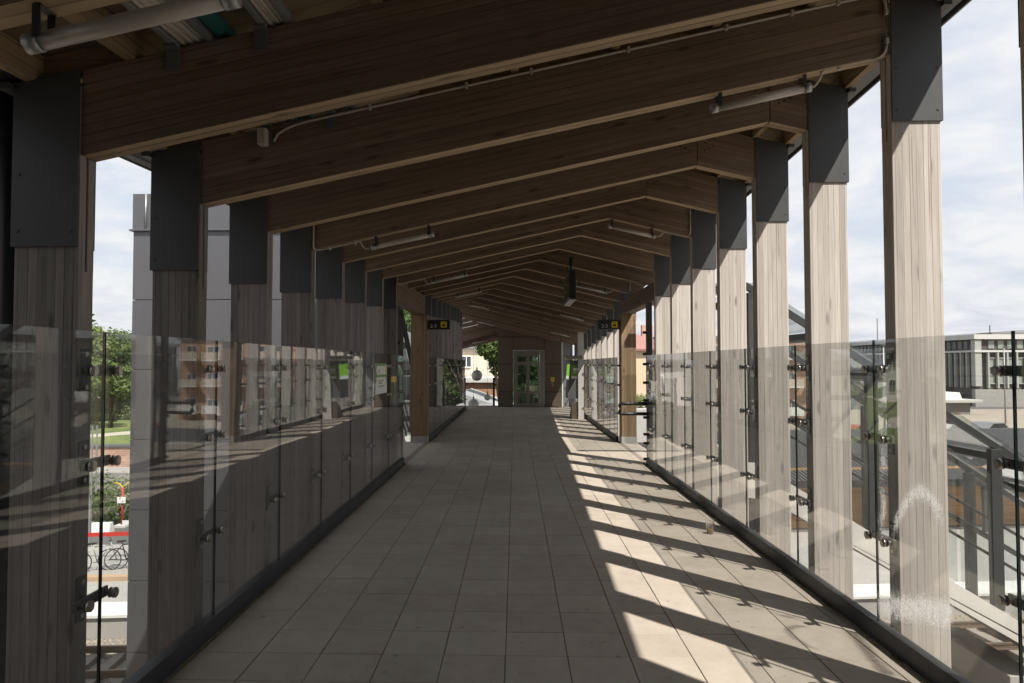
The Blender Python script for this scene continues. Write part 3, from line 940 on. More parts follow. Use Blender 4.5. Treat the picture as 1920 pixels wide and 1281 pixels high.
for k in (6, 10):
    yk = near(k); ym = yk + 0.03; yf = yk - 0.0125
    za = lambda x, h: under(x, yk) + h
    pts = [(2.27, yf, za(2.26, .36)), (2.27, yf, za(2.26, .06))] + arc((2.27, yf, za(2.26, .05)), (2.27, ym, za(2.26, -.013)), (2.18, ym, za(2.18, -.013))) + [(2.03, ym, za(2.03, -.013)), (1.95, ym, za(1.95, -.013))] + arc((1.93, ym, za(1.93, -.02)), (1.90, ym, za(1.90, -.09)), (1.84, yk + .057, za(1.835, -.095)))
    conduit(pts, 'cream conduit down a beam end feeding the tube light %s' % ('before the sunlit stair opening' if k == 6 else 'over the sunlit stair opening'), [(2.27, yf, za(2.26, .30)), (2.27, yf, za(2.26, .1))])

# stair openings: columns and headers -------------------------------------------
for side in (-1, 1):
    lab = 'shaded' if side < 0 else 'sunlit'
    xa, xb = (-2.20, -1.87) if side < 0 else (2.235, 2.552)
    xc = (xa + xb) / 2
    th = thing('timber_column', 'brown timber column on a concrete foot at the %s stair opening' % lab, 'column', (xc, 14.97, 0))
    hw = (xb - xa) / 2
    MB().box(-hw, hw, -0.16, 0.16, 0.13, 2.715, 0.006).build('shaft', 'column', th)
    MB().box(-hw - 0.006, hw + 0.006, -0.166, 0.166, -0.01, 0.132, 0.006).build('foot', 'concrete2', th)
    # header beam
    hx = (-2.16, -1.96) if side < 0 else (2.285, 2.48)
    y0h = near(8) + THK + 0.013
    zt = min(under(hx[0], 9.9 + 2), under(hx[0], 15.1), under(hx[1], 12), under(hx[1], 15.1)) - 0.004
    m = MB()
    hh = 2.718
    m.box(-(15.125 - y0h) / 2, (15.125 - y0h) / 2, hx[0] - (hx[0] + hx[1]) / 2, hx[1] - (hx[0] + hx[1]) / 2, 0, max(zt - hh, .3) if side > 0 else 0.42, 0.005)
    o = m.build('header_beam', 'beam', None, ((hx[0] + hx[1]) / 2, (15.125 + y0h) / 2, hh), (0, 0, R(90)))
    tag(o, 'brown glulam header beam over the %s stair opening' % lab, 'beam')

# hanging signs 2.3 ---------------------------------------------------------------
def text_mesh(body, size, mat, parent, loc, rot, name='numerals'):
    cu = bpy.data.curves.new(name, 'FONT')
    cu.body = body
    cu.size = size
    cu.extrude = 0.0008
    cu.resolution_u = 3
    tmp = bpy.data.objects.new('tmp', cu)
    COL.objects.link(tmp)
    bpy.context.view_layer.update()
    me = bpy.data.meshes.new_from_object(tmp.evaluated_get(bpy.context.evaluated_depsgraph_get()))
    bpy.data.objects.remove(tmp)
    me.materials.clear()
    me.materials.append(M[mat])
    return put(name, me, parent, loc, rot)
def roundrect(w, h, r, n=4):
    pts = []
    for cx, cy_, a0 in ((w / 2 - r, h / 2 - r, 0), (-w / 2 + r, h / 2 - r, 90), (-w / 2 + r, -h / 2 + r, 180), (w / 2 - r, -h / 2 + r, 270)):
        for i in range(n + 1):
            a = R(a0 + 90 * i / n)
            pts.append((cx + r * math.cos(a), cy_ + r * math.sin(a)))
    return pts
def track_sign(x0, x1, z0, z1, y, label, armx):
    xc = (x0 + x1) / 2; zc = (z0 + z1) / 2
    th = thing('track_sign', label, 'sign', (xc, y, zc))
    w, h = x1 - x0, z1 - z0
    MB().box(-w / 2, w / 2, -0.03, 0.03, -h / 2, h / 2, 0.004).build('sign_box', 'black', th)
    ox = 0.055 if armx > 0 else 0.0
    text_mesh('2-3', 0.105, 'signwhite', th, (-w / 2 + 0.055 + ox * .2, -0.0315, -h / 2 + 0.04), (R(90), 0, 0))
    MB().prism([(p[0] + 0.09 + 0.02, p[1]) for p in roundrect(0.125, 0.125, 0.02)], 1, -0.0325, -0.031).build('pictogram', 'yellow', th)
    m = MB()
    cx = 0.11
    m.prism([(cx + p[0], p[1] + .004) for p in roundrect(0.062, 0.082, 0.014)], 1, -0.0345, -0.0335)
    m.prism([(cx - .034, -.054), (cx - .022, -.054), (cx - .014, -.038), (cx - .024, -.038)], 1, -.0345, -.0335)
    m.prism([(cx + .022, -.054), (cx + .034, -.054), (cx + .024, -.038), (cx + .014, -.038)], 1, -.0345, -.0335)
    m.build('train_icon', 'black', th)
    m = MB()
    m.prism([(cx + p[0], p[1] + .020) for p in roundrect(0.044, 0.026, 0.006)], 1, -0.0362, -0.0352)
    m.build('train_window', 'yellow', th)
    m = MB()
    xe = armx
    m.box(min(xe * w / 2, xe * (w / 2 + 0.02)), max(xe * w / 2, xe * (w / 2 + 0.02)), -0.02, 0.02, -0.06, 0.06)
    m.build('wall_arm', 'darksteel', th)
track_sign(-1.865, -1.395, 2.40, 2.605, 14.86, 'black track sign with yellow train pictogram on the shaded timber column', -1)
track_sign(1.758, 2.23, 2.395, 2.60, 14.86, 'black track sign with yellow train pictogram on the sunlit timber column', 1)

# platform display --------------------------------------------------------------
th = thing('departure_display', 'dark double sided display box hung under the rafters with green screen', 'display', (0.965, 12.35, 0))
MB().box(-0.055, 0.055, -0.66, 0.66, 2.75, 3.24, 0.005).build('housing', 'black', th)
MB().box(-0.0575, -0.0555, -0.60, 0.60, 2.79, 3.19).build('screen', 'display', th)
MB().box(0.0555, 0.0575, -0.60, 0.60, 2.79, 3.19).build('screen', 'display', th)
MB().tube([(0, -0.3, 3.238), (0, -0.3, under(0.965, 12.0) + 0.02)], 0.03, 10).build('hanger_tube', 'black', th)
MB().tube([(0, 0.55, 3.238), (0, 0.55, under(0.965, 12.9) + 0.2)], 0.012, 8).build('hanger_tube', 'black', th)
MB().box(-0.0548, 0.0548, -0.65, 0.65, 2.738, 2.749).build('bottom_trim', 'galv', th)

# right-hand opening: glass end post with clips and a black handrail loop ---------
th = thing('steel_end_post', 'slim grey steel post with black glass clips at the sunlit stair opening', 'post', (2.245, 11.78, 0))
MB().box(-0.045, 0.045, -0.05, 0.05, -0.1, 2.70, 0.004).build('upright', 'greysteel', th)
for z in (0.08, 0.34, 0.49, 0.77, 1.055, 1.35, 1.66, 1.83, 2.19):
    MB().box(-0.105, -0.046, -0.018, 0.018, z - 0.022, z + 0.022, 0.003).build('glass_clip', 'black', th)
m = MB()
hy = 11.78
m.tube([(2.20, hy, 1.0), (1.82, hy, 1.0)] + arc((1.79, hy, 1.0), (1.75, hy, 1.0), (1.75, hy, .96)) + arc((1.75, hy, .87), (1.75, hy, .83), (1.79, hy, .83)) + [(1.82, hy, .83), (2.20, hy, .83)], 0.030, 10)
tag(m.build('handrail_loop', 'black'), 'black tubular handrail loop projecting into the walkway from the steel post', 'handrail')
th = thing('steel_end_post', 'slim dark steel post at the shaded stair opening beside the last near pane', 'post', (-2.02, 11.72, 0))
MB().box(-0.04, 0.04, -0.045, 0.045, -0.1, 2.70, 0.004).build('upright', 'darksteel', th)
MB().box(0.041, 0.09, -0.016, 0.016, 2.0, 2.04, 0.003).build('glass_clip', 'black', th)
# dark drain pipe outside the nearest shaded post
m = MB()
m.tube([(-2.415, 3.26, 3.03), (-2.415, 3.26, -5.6)], 0.10, 16)
tag(m.build('drain_pipe', 'black'), 'black drain pipe running down outside the shaded timber posts', 'pipe')

# poster and notice on the shaded glass --------------------------------------------
px = GL + 0.0075
th = thing('direction_poster', 'green and white direction poster with arrow panels stuck on the glass', 'poster', (px, 9.70, 1.46))
def yz(name, poly, x0, x1, mat, parent):
    return MB().prism(poly, 0, x0, x1).build(name, mat, parent)
yz('backing', [(-0.42, -0.21), (0.42, -0.21), (0.42, 0.21), (-0.42, 0.21)], 0.0, 0.003, 'white_paint', th)
gp = [(-0.42, 0.21), (-0.42, -0.03)] + [(0.42 * -math.cos(R(a)), -0.03 - 0.085 * math.sin(R(a))) for a in range(15, 180, 15)] + [(0.42, -0.03), (0.42, 0.21)]
yz('green_field', gp, 0.0032, 0.0042, 'green_paint', th)
yz('arrow_panel', [(-0.38, 0.115), (-0.30, 0.175), (0.38, 0.175), (0.38, 0.055), (-0.30, 0.055)], 0.0044, 0.0052, 'white_paint', th)
yz('arrow_panel', [(-0.38, 0.02), (0.30, 0.02), (0.38, -0.04), (0.30, -0.095), (-0.38, -0.095)], 0.0044, 0.0052, 'white_paint', th)
yz('pictogram', [(-0.36, 0.005), (-0.30, 0.005), (-0.30, -0.04), (-0.36, -0.04)], 0.0054, 0.006, 'yellow', th)
yz('pictogram', [(0.28, 0.155), (0.36, 0.155), (0.36, 0.075), (0.28, 0.075)], 0.0054, 0.006, 'yellow', th)
m = MB()
for (ya, yb, za_) in ((-0.22, 0.16, -0.03), (-0.22, 0.05, -0.062), (-0.22, -0.14, 0.12), (-0.22, -0.14, 0.09)):
    m.box(0.0054, 0.006, ya, yb, za_ - 0.009, za_ + 0.009)
m.build('small_print', 'inkgrey', th)
th = thing('yellow_notice', 'small yellow pictogram notice stuck on the glass near the shaded stair opening', 'notice', (px, 10.72, 1.43))
yz('plate', [(-0.22, -0.042), (0.22, -0.042), (0.22, 0.042), (-0.22, 0.042)], 0, 0.003, 'yellow', th)
m = MB()
for yy in (-0.12, 0.07):
    m.box(0.0032, 0.004, yy - 0.03, yy + 0.03, -0.028, 0.028)
m.build('pictogram', 'inkgrey', th)

# plastic cup -----------------------------------------------------------------------
th = thing('beer_cup', 'clear plastic cup with a little yellow beer left on the paving by the kerb', 'cup', (1.905, 6.95, 0))
def ring_lathe(m, prof, n=24, mi=0):
    rings = []
    for r_, z_ in prof:
        rings.append([m.bm.verts.new((r_ * math.cos(2 * math.pi * i / n), r_ * math.sin(2 * math.pi * i / n), z_)) for i in range(n)])
    for a, b in zip(rings, rings[1:]):
        for i in range(n):
            f = m.bm.faces.new((a[i], a[(i + 1) % n], b[(i + 1) % n], b[i])); f.smooth = True; f.material_index = mi
    return rings
m = MB()
rg = ring_lathe(m, [(0.030, 0.002), (0.044, 0.138), (0.0465, 0.140), (0.0465, 0.143), (0.0425, 0.142), (0.0285, 0.006)])
m.bm.faces.new(rg[0]); m.bm.faces.new(list(reversed(rg[-1])))
m.build('cup_wall', 'glass_cup', th)
m = MB()
rg = ring_lathe(m, [(0.0275, 0.0075), (0.0318, 0.058)])
m.bm.faces.new(rg[0]); m.bm.faces.new(list(reversed(rg[-1])))
m.build('beer', 'beer', th)
# a few dead leaves and litter on the paving
lm = MB().prism([(-.012, -.004), (0, -.009), (.014, 0), (0, .008)], 2, 0.0, 0.0025).mesh('dry_leaf', 'kerbwood')
for i in range(16):
    o = put('dry_leaf', lm, None, (random.uniform(-1.6, 2.15), random.uniform(3.7, 11), 0.0015), (0, 0, random.uniform(0, 6)))
    o.scale = [random.uniform(0.6, 1.3)] * 3
    tag(o, 'tiny dry brown leaf lying on the walkway paving', 'leaf', 'dry leaves on the paving')

# information kiosk on the sunlit side ------------------------------------------------
th = thing('information_kiosk', 'grey steel information kiosk with bright green screen against the sunlit wall', 'kiosk', (1.93, 21.35, 0))
MB().box(-0.03, 0.14, -0.15, -0.10, 0.0, 2.62, 0.004).build('side_slab', 'concrete', th)
MB().prism([(-0.10, 0), (0.84, 0), (-0.10, 0.52)], 0, -0.22, 0.10).build('foot_gusset', 'bronze', th)
m = MB()
m.hexa([(-0.34, -0.09, 0.62), (0.10, -0.09, 0.62), (0.10, 0.95, 0.62), (-0.34, 0.95, 0.62)], [(-0.26, -0.09, 1.78), (0.10, -0.09, 1.78), (0.10, 0.95, 1.78), (-0.26, 0.95, 1.78)])
m.build('cabinet', 'greysteel', th)
m = MB()
m.hexa([(-0.318, -0.05, 1.20), (-0.300, -0.05, 1.20), (-0.300, 0.9, 1.20), (-0.318, 0.9, 1.20)], [(-0.283, -0.05, 1.66), (-0.265, -0.05, 1.66), (-0.265, 0.9, 1.66), (-0.283, 0.9, 1.66)])
m.build('screen', 'screen_green', th)
MB().hexa([(-0.23, -0.092, 1.22), (0.06, -0.092, 1.22), (0.06, -0.0905, 1.22), (-0.23, -0.0905, 1.22)], [(-0.22, -0.092, 1.62), (0.06, -0.092, 1.62), (0.06, -0.0905, 1.62), (-0.22, -0.0905, 1.62)]).build('side_poster', 'green_paint', th)
m = MB()
m.box(-.22, .05, -.0945, -.0925, 1.225, 1.30)
m.box(-.17, -.02, -.0945, -.0925, 1.40, 1.425)
m.box(-.17, .02, -.0945, -.0925, 1.46, 1.54)
m.build('poster_print', 'white_paint', th)
m = MB()
m.hexa([(-0.322, -0.05, 1.20), (-0.3185, -0.05, 1.20), (-0.3185, 0.9, 1.20), (-0.322, 0.9, 1.20)], [(-0.313, -0.05, 1.30), (-0.310, -0.05, 1.30), (-0.310, 0.9, 1.30), (-0.313, 0.9, 1.30)])
m.build('white_banner', 'screen_white', th)
MB().box(-0.42, 0.10, -0.20, 1.0, 1.80, 1.92, 0.01).build('hood', 'stainless', th)

# lift at the end of the walkway -------------------------------------------------------
LX0, LX1, LY = -0.686, 1.805, 27.26
th = thing('lift_tower', 'bronze panelled lift front with glazed double doors closing the walkway', 'lift', ((LX0 + LX1) / 2, LY, 0))
c0 = (LX0 + LX1) / 2
DX0, DX1, DZ = -0.062, 1.117, 2.19
zj = [0.0, 0.58, 1.66, 2.72, 4.2]
def lp(xa, xb, za_, zb_):
    MB().box(xa - c0 + .012, xb - c0 - .012, 0.0, 0.03, za_ + .014, zb_ - .014, 0.002).build('wall_panel', 'bronze', th)
for za_, zb_ in zip(zj, zj[1:]):
    if za_ < DZ - 0.3:
        top = min(zb_, zb_)
        lp(LX0, DX0 - 0.02, za_, zb_)
        lp(DX1 + 0.02, LX1, za_, zb_)
    if zb_ > DZ:
        if za_ < DZ - .3:
            lp(DX0 - 0.02, DX1 + 0.02, DZ + 0.01, zb_)
        else:
            lp(LX0, LX1, za_, zb_)
MB().box(LX0 - c0 + .01, DX0 - c0 - .03, 0.032, 2.0, -5.5, 4.2).build('shaft_wall', 'black', th)
MB().box(DX1 - c0 + .03, LX1 - c0 - .01, 0.032, 2.0, -5.5, 4.2).build('shaft_wall', 'black', th)
MB().box(DX0 - c0 - .029, DX1 - c0 + .029, 0.032, 2.0, DZ + .03, 4.2).build('shaft_wall', 'black', th)
MB().box(DX0 - c0 - .029, DX1 - c0 + .029, 0.25, 1.95, -0.06, -0.004).build('car_floor', 'greysteel', th)
fr2 = MB()
for xa, xb in ((DX0, DX0 + 0.09), (DX1 - 0.16, DX1)):
    fr2.box(xa - c0, xb - c0, -0.05, 0.10, 0.0, DZ, 0.004)
fr2.box(DX0 + .0905 - c0, DX1 - .1605 - c0, -0.045, 0.095, DZ - 0.14, DZ, 0.003)
fr2.build('door_frame', 'stainless', th)
xs = [DX0 + 0.10, (DX0 + DX1) / 2 - 0.035, DX1 - 0.17]
for xa, xb in zip(xs, xs[1:]):
    d_ = thing  # each leaf: frame with two cross bars, pane as sub-part
    m = MB()
    xa, xb = xa - c0 + .003, xb - c0 - .003
    m.box(xa, xa + .06, 0.02, 0.06, 0.01, DZ - .145)
    m.box(xb - .06, xb, 0.02, 0.06, 0.01, DZ - .145)
    for za_, zb_ in ((0.01, 0.15), (0.52, 0.62), (1.62, 1.75), (DZ - .21, DZ - .146)):
        m.box(xa + .0605, xb - .0605, 0.022, 0.058, za_, zb_)
    leaf = m.build('door_leaf', 'stainless', th)
    MB().box(xa + .05, xb - .05, 0.036, 0.044, 0.1, DZ - .18).build('door_pane', 'glass_door', leaf)
MB().box(0.05 - 0.0, 0.12, -0.008, -0.001, DZ - 0.09, DZ - 0.05).build('floor_indicator', 'black', th)
MB().box(LX1 - c0 + .005, LX1 - c0 + .05, -0.02, 0.25, 0.0, 3.0, 0.003).build('edge_trim', 'white_paint', th)
px_ = 1.451 - c0
MB().box(px_ - .07, px_ + .07, -0.012, -0.001, 0.98, 1.15, .004).build('call_sign', 'yellow', th)
MB().box(px_ - .028, px_ + .028, -0.0135, -0.0125, 1.03, 1.10).build('call_icon', 'inkgrey', th)
MB().box(px_ - .035, px_ + .035, -0.012, -0.001, 0.80, 0.95, .003).build('call_button', 'stainless', th)
MB().box(LX1 - c0 + .055, 2.24 - c0, 0.06, 0.09, 0.0, 2.5, 0.003).build('side_panel', 'galv', th)
# back window of the lift car
MB().box(DX0 - c0 - .025, DX1 - c0 + .025, 1.955, 1.965, 0.0, DZ + .02).build('back_pane', 'glass_door', th)

# balustrade and rear canopy left of the lift ---------------------------------------------
th = thing('glass_balustrade', 'low glass balustrade with dark steel posts beside the lift', 'balustrade', (-1.33, 28.1, 0))
for xx in (-0.70, 0.47):
    MB().box(xx - .045, xx + .045, -.03, .03, -0.3, 1.12, .004).build('baluster', 'darksteel', th)
    for z in (0.25, 0.85):
        MB().box(xx + .046, xx + .10, -.012, .012, z - .02, z + .02).build('glass_clip', 'black', th)
MB().box(-0.64, 0.41, -.006, .006, 0.05, 1.10).build('pane', 'glass', th)
struct(MB().box(-2.4, -0.70, 27.51, 28.2, -0.42, -0.003).build('rear_landing', 'tile'))
rc = thing('rear_canopy', 'timber canopy with rising rafters behind the walkway beside the lift', 'canopy', (0, 27.5, 0))
def rcz(x): return 2.54 + 0.23 * (x + 2.14)
for i, y in enumerate((0.12, 1.3, 2.5, 3.7, 4.9, 6.1, 7.5)):
    m = MB()
    L = 4.4
    m.hexa([(0, -.055, 0), (L, -.055, 0), (L, .055, 0), (0, .055, 0)], [(0.06, -.055, .33), (L + .06, -.055, .33), (L + .06, .055, .33), (0.06, .055, .33)])
    m.build('rafter', 'beam', rc, (-2.9, y, rcz(-2.9)), (0, -math.atan(0.23), 0))
    if i in (0, 6):
        MB().box(-.07, .07, -.07, .07, -0.4 if i == 0 else -5.0, rcz(-2.8) - .002).build('canopy_post', 'column', rc, (-2.78, y, 0))
        if i == 6:
            MB().box(-.07, .07, -.07, .07, -5.0, rcz(1.3) - .002).build('canopy_post', 'column', rc, (1.3, y, 0))
for i in range(5):
    za_ = 0.345 + i * 0.19
    m = MB()
    m.hexa([(-2.9, .02, rcz(-2.9) + za_), (-.70, .02, rcz(-.70) + za_), (-.70, .06, rcz(-.70) + za_), (-2.9, .06, rcz(-2.9) + za_)], [(-2.9, .02, rcz(-2.9) + za_ + .18), (-.70, .02, rcz(-.70) + za_ + .18), (-.70, .06, rcz(-.70) + za_ + .18), (-2.9, .06, rcz(-2.9) + za_ + .18)])
    m.build('gable_board', 'beam', rc)
m = MB()
m.hexa([(-3.2, .2, rcz(-3.2) + .36), (1.6, .2, rcz(1.6) + .36), (1.6, 8.0, rcz(1.6) + .36), (-3.2, 8.0, rcz(-3.2) + .36)], [(-3.2, .2, rcz(-3.2) + .44), (1.6, .2, rcz(1.6) + .44), (1.6, 8.0, rcz(1.6) + .44), (-3.2, 8.0, rcz(-3.2) + .44)])
m.build('roof_sheet', 'ply', rc)
th = thing('tube_light', 'slim tube light fitting under the rear canopy beside the lift', 'light fitting', (-1.5, 29.7, rcz(-1.5) - .07))
MB().tube([(-.32, 0, -.066), (.32, 0, .066)], .03, 12).build('tube_cover', 'lens', th)
MB().box(-.02, .02, -.02, .02, .02, .07).build('hanger', 'darksteel', th)
for (gx, gy, gz, gr, lab) in ((-1.70, 31.0, 1.16, 0.245, 'largest opal globe lamp hanging highest under the rear canopy'), (-1.92, 32.2, -0.18, 0.245, 'large opal globe lamp hanging lowest beyond the glass balustrade'), (-1.33, 33.5, 0.077, 0.16, 'small opal globe lamp hanging beyond the glass balustrade')):
    th = thing('globe_lamp', lab, 'lamp', (gx, gy, gz))
    MB().sphere((0, 0, 0), gr).build('globe', 'globe', th)
    MB().tube([(0, 0, gr - .01), (0, 0, gr + .11)], 0.03, 10).build('cap', 'black', th)
    MB().tube([(0, 0, gr + .10), (0, 0, rcz(gx) - gz + .34)], 0.006, 6).build('cord', 'black', th)

# metal lift tower outside the shaded side --------------------------------------------------
TX0_, TX1_, TY0, TY1 = -5.87, -2.74, 10.53, 11.9
th = thing('metal_tower', 'tall grey metal clad lift tower standing outside the shaded posts', 'tower', ((TX0_ + TX1_) / 2, (TY0 + TY1) / 2, -5.55))
cx, cyy, bz = (TX0_ + TX1_) / 2, (TY0 + TY1) / 2, -5.55
MB().box(TX0_ - cx + .03, TX1_ - cx - .03, TY0 - cyy + .03, TY1 - cyy - .03, 0, 9.7).build('core', 'facade_grey', th)
z = 3.71 - bz
while z > 0.1:
    z0 = max(z - 1.066, 0.0)
    for xa, xb in ((TX0_, cx - 0.0), (cx, TX1_)):
        MB().box(xa - cx + .003, xb - cx - .003, TY0 - cyy, TY0 - cyy + .028, z0 + .005, z - .005, .003).build('facade_panel', 'alu', th)
    MB().box(TX0_ - cx, TX0_ - cx + .028, TY0 - cyy + .03, TY1 - cyy - .03, z0 + .005, z - .005, .003).build('facade_panel', 'alu', th)
    MB().box(TX1_ - cx - .028, TX1_ - cx, TY0 - cyy + .03, TY1 - cyy - .03, z0 + .005, z - .005, .003).build('facade_panel', 'alu', th)
    z = z0
cap = MB().box(TX0_ - cx - .01, TX1_ - cx + .01, TY0 - cyy - .01, TY1 - cyy + .01, 3.73 - bz, 4.28 - bz, .004).build('cap', 'alu', th)
MB().box(TX0_ - cx - .045, TX1_ - cx + .045, TY0 - cyy - .045, TY1 - cyy + .045, 3.702 - bz, 3.729 - bz, .003).build('drip_edge', 'alu', th)
MB().tube([(TX0_ - cx + .20, TY0 - cyy - .024, 3.73 - bz), (TX0_ - cx + .20, TY0 - cyy - .024, 4.275 - bz)], .012, 8).build('lightning_wire', 'galv', th)

# side stairs --------------------------------------------------------------------------------
def stair(sx, lab, loc, rz0):
    th = thing('stair', 'concrete stair flight with pale side walls leading down from the %s opening' % lab, 'stair', loc, None, rz0)
    S = 0.60
    x_end = 5.0 / S + 4.05
    def zt(x): return -0.05 - S * (x - 4.05)
    bz = -5.0
    for ya, yb in ((11.80, 11.96), (14.30, 14.46)):
        poly = [(2.6, 0.02), (4.0, 0.02)] + [(x_end, zt(x_end)), (x_end, -5.0)] + [(x_end - 0.5, -5.0)] + [(4.2, -0.58), (2.6, -0.50)]
        m = MB().prism([(sx * (x - 4.05), z - bz) for x, z in poly], 1, ya - 13.1, yb - 13.1)
        m.build('stringer', 'concrete', th)
    n = 29
    st_me = MB().box(-0.15, 0.15, -1.16, 1.16, -0.17, 0.0, 0.006).mesh('step', 'concrete2')
    for i in range(n):
        x = 4.2 + i * (x_end - 4.2) / n
        put('step', st_me, th, (sx * (x + .14 - 4.05), 0.03, zt(x + .28) - bz + 0.0))
    MB().box(*sorted((sx * (8.2 - 4.05), sx * (8.75 - 4.05))), -1.1, 1.1, 0.0, zt(8.8) - 0.62 - bz, .01).build('pier', 'concrete2', th)
    cv = thing('stair_canopy', 'steel and glass canopy sloping down over the stair at the %s opening' % lab, 'canopy', loc, None, rz0)
    def rz(x): return 2.97 - 0.66 * (x - 4.02)
    near_x = [4.0, 5.95, 7.95, 9.95]
    far_x = [5.05, 7.1, 9.12, 11.1]
    for (xsl, y) in ((near_x, 11.88), (far_x, 14.38)):
        for x in xsl:
            z0 = zt(x) if x > 4.1 else 0.02
            MB().box(sx * (x - 4.05) - .09, sx * (x - 4.05) + .09, y - 13.1 - .06, y - 13.1 + .06, z0 - bz, rz(x) - bz - .12, .006).build('upright', 'darksteel', cv)
    def sl(x, dz): return (sx * (x - 4.05), rz(x) + dz - bz)
    for y in (11.88, 14.38):
        m = MB().prism([sl(3.9, -.13), sl(11.8, -.13), sl(11.8, -.01), sl(3.9, -.01)], 1, y - 13.1 - .05, y - 13.1 + .05)
        m.build('eave_beam', 'darksteel', cv)
        for dz in ((-1.75, -2.05, -2.35) if y < 13 else (-1.75,)):
            p0 = (sx * (4.2 - 4.05), y - 13.1 + (.1 if y < 13 else -.1), zt(4.2) + 2.75 + dz + .45 - bz)
            p1 = (sx * (11.9 - 4.05), y - 13.1 + (.1 if y < 13 else -.1), zt(11.9) + 2.75 + dz + .45 - bz)
            MB().tube([p0, p1], 0.025, 8).build('handrail', 'black', cv)
    x = 4.12
    i = 0
    while x < 11.6:
        x2 = min(x + 1.065, 11.75)
        m = MB().prism([sl(x + .02, .01), sl(x2 - .02, .01), sl(x2 - .02, .03), sl(x + .02, .03)], 1, -1.42, 1.42)
        m.build('roof_pane', 'glass_thin', cv)
        MB().prism([sl(x - .03, -.128), sl(x + .03, -.128), sl(x + .03, -.012), sl(x - .03, -.012)], 1, -1.165, 1.225).build('cross_beam', 'darksteel', cv)
        for y in (11.84,):
            zlo1, zlo2 = zt(x) + .05, zt(x2) + .05
            m = MB()
            m.prism([(sx * (x + .03 - 4.05), zt(x + .03) + .06 - bz), (sx * (x2 - .03 - 4.05), zt(x2 - .03) + .06 - bz), (sx * (x2 - .03 - 4.05), rz(x2 - .03) - .6 - bz), (sx * (x + .03 - 4.05), rz(x + .03) - .6 - bz)], 1, y - 13.1 - .006, y - 13.1 + .006)
            m.build('side_pane', 'glass_thin', cv)
        x = x2
        i += 1
    # flat part over the landing
    MB().box(*sorted((sx * (2.75 - 4.05), sx * (4.1 - 4.05))), -1.42, 1.42, 2.99 - bz, 3.01 - bz).build('roof_pane', 'glass_thin', cv)
    for y in (11.88, 14.38):
        MB().box(*sorted((sx * (2.75 - 4.05), sx * (3.88 - 4.05))), y - 13.1 - .05, y - 13.1 + .05, 2.86 - bz, 2.98 - bz).build('eave_beam', 'darksteel', cv)
    yb = 14.38
    MB().box(*sorted((sx * (2.7 - 4.05), sx * (4.9 - 4.05))), yb - 13.1 - .006, yb - 13.1 + .006, 0.05 - bz, 2.2 - bz).build('side_pane', 'glass_thin', cv)
    return cv
stair(1, 'sunlit', (4.05, 13.1, -5.0), 0.0)
stair(1, 'shaded', (-3.95, 16.6, -5.0), R(90))

# ------------------------------------------------------------------ railway and ground
SK = 0.10
def skew(x): return 20.6 + SK * x
def sheet(name, pts, z0, z1, mat):
    n = len(pts)
    m = MB().prism(pts, 2, z0, z1)
    return struct(m.build(name, mat))
sheet('ground', [(-900, -900), (900, -900), (900, 1500), (-900, 1500)], -6.4, -5.62, 'ballast')
# platform side: everything beyond the edge stands on this sheet
sheet('street', [(-900, skew(-900) if False else -69.95), (900, 110.05), (900, 1500), (-900, 1500)], -5.62 + .004, -5.0, 'asphalt')
def strip(name, v0, v1, xa, xb, z0, z1, mat):
    return sheet(name, [(xa, skew(xa) + v0), (xb, skew(xb) + v0), (xb, skew(xb) + v1), (xa, skew(xa) + v1)], z0, z1, mat)
strip('platform_edge_wall', -1.02, -0.004, -160, 160, -5.616, -5.06, 'concrete2')
strip('platform_coping', -1.10, -0.02, -160, 160, -5.056, -4.985, 'coping')
strip('platform_surface', 0.0, 6.5, -60, 60, -4.996, -4.99, 'concrete2')
strip('sand_lot', 34.0, 78.0, 6, 140, -4.996, -4.985, 'sand')
# tracks
def track(v, label):
    th = thing('railway_track', label, 'railway track', (0, skew(0) + v, -5.62), None, math.atan(SK))
    for s in (-1, 1):
        m = MB()
        m.box(-70, 70, s * .7175 - .065, s * .7175 + .065, .14, .155)
        m.box(-70, 70, s * .7175 - .010, s * .7175 + .010, .1552, .26)
        m.box(-70, 70, s * .7175 - .036, s * .7175 + .036, .2602, .30)
        m.build('rail', 'rail', th)
    me = MB().box(-.12, .12, -1.25, 1.25, -.02, .138, .01).mesh('sleeper', 'sleeper')
    for i in range(60):
        put('sleeper', me, th, (-24 + i * .62 if i < 30 else 5.6 + (i - 30) * .62, 0, 0))
track(-3.0, 'railway track running along the pale platform edge')
track(-7.5, 'railway track under the bridge farther from the platform')
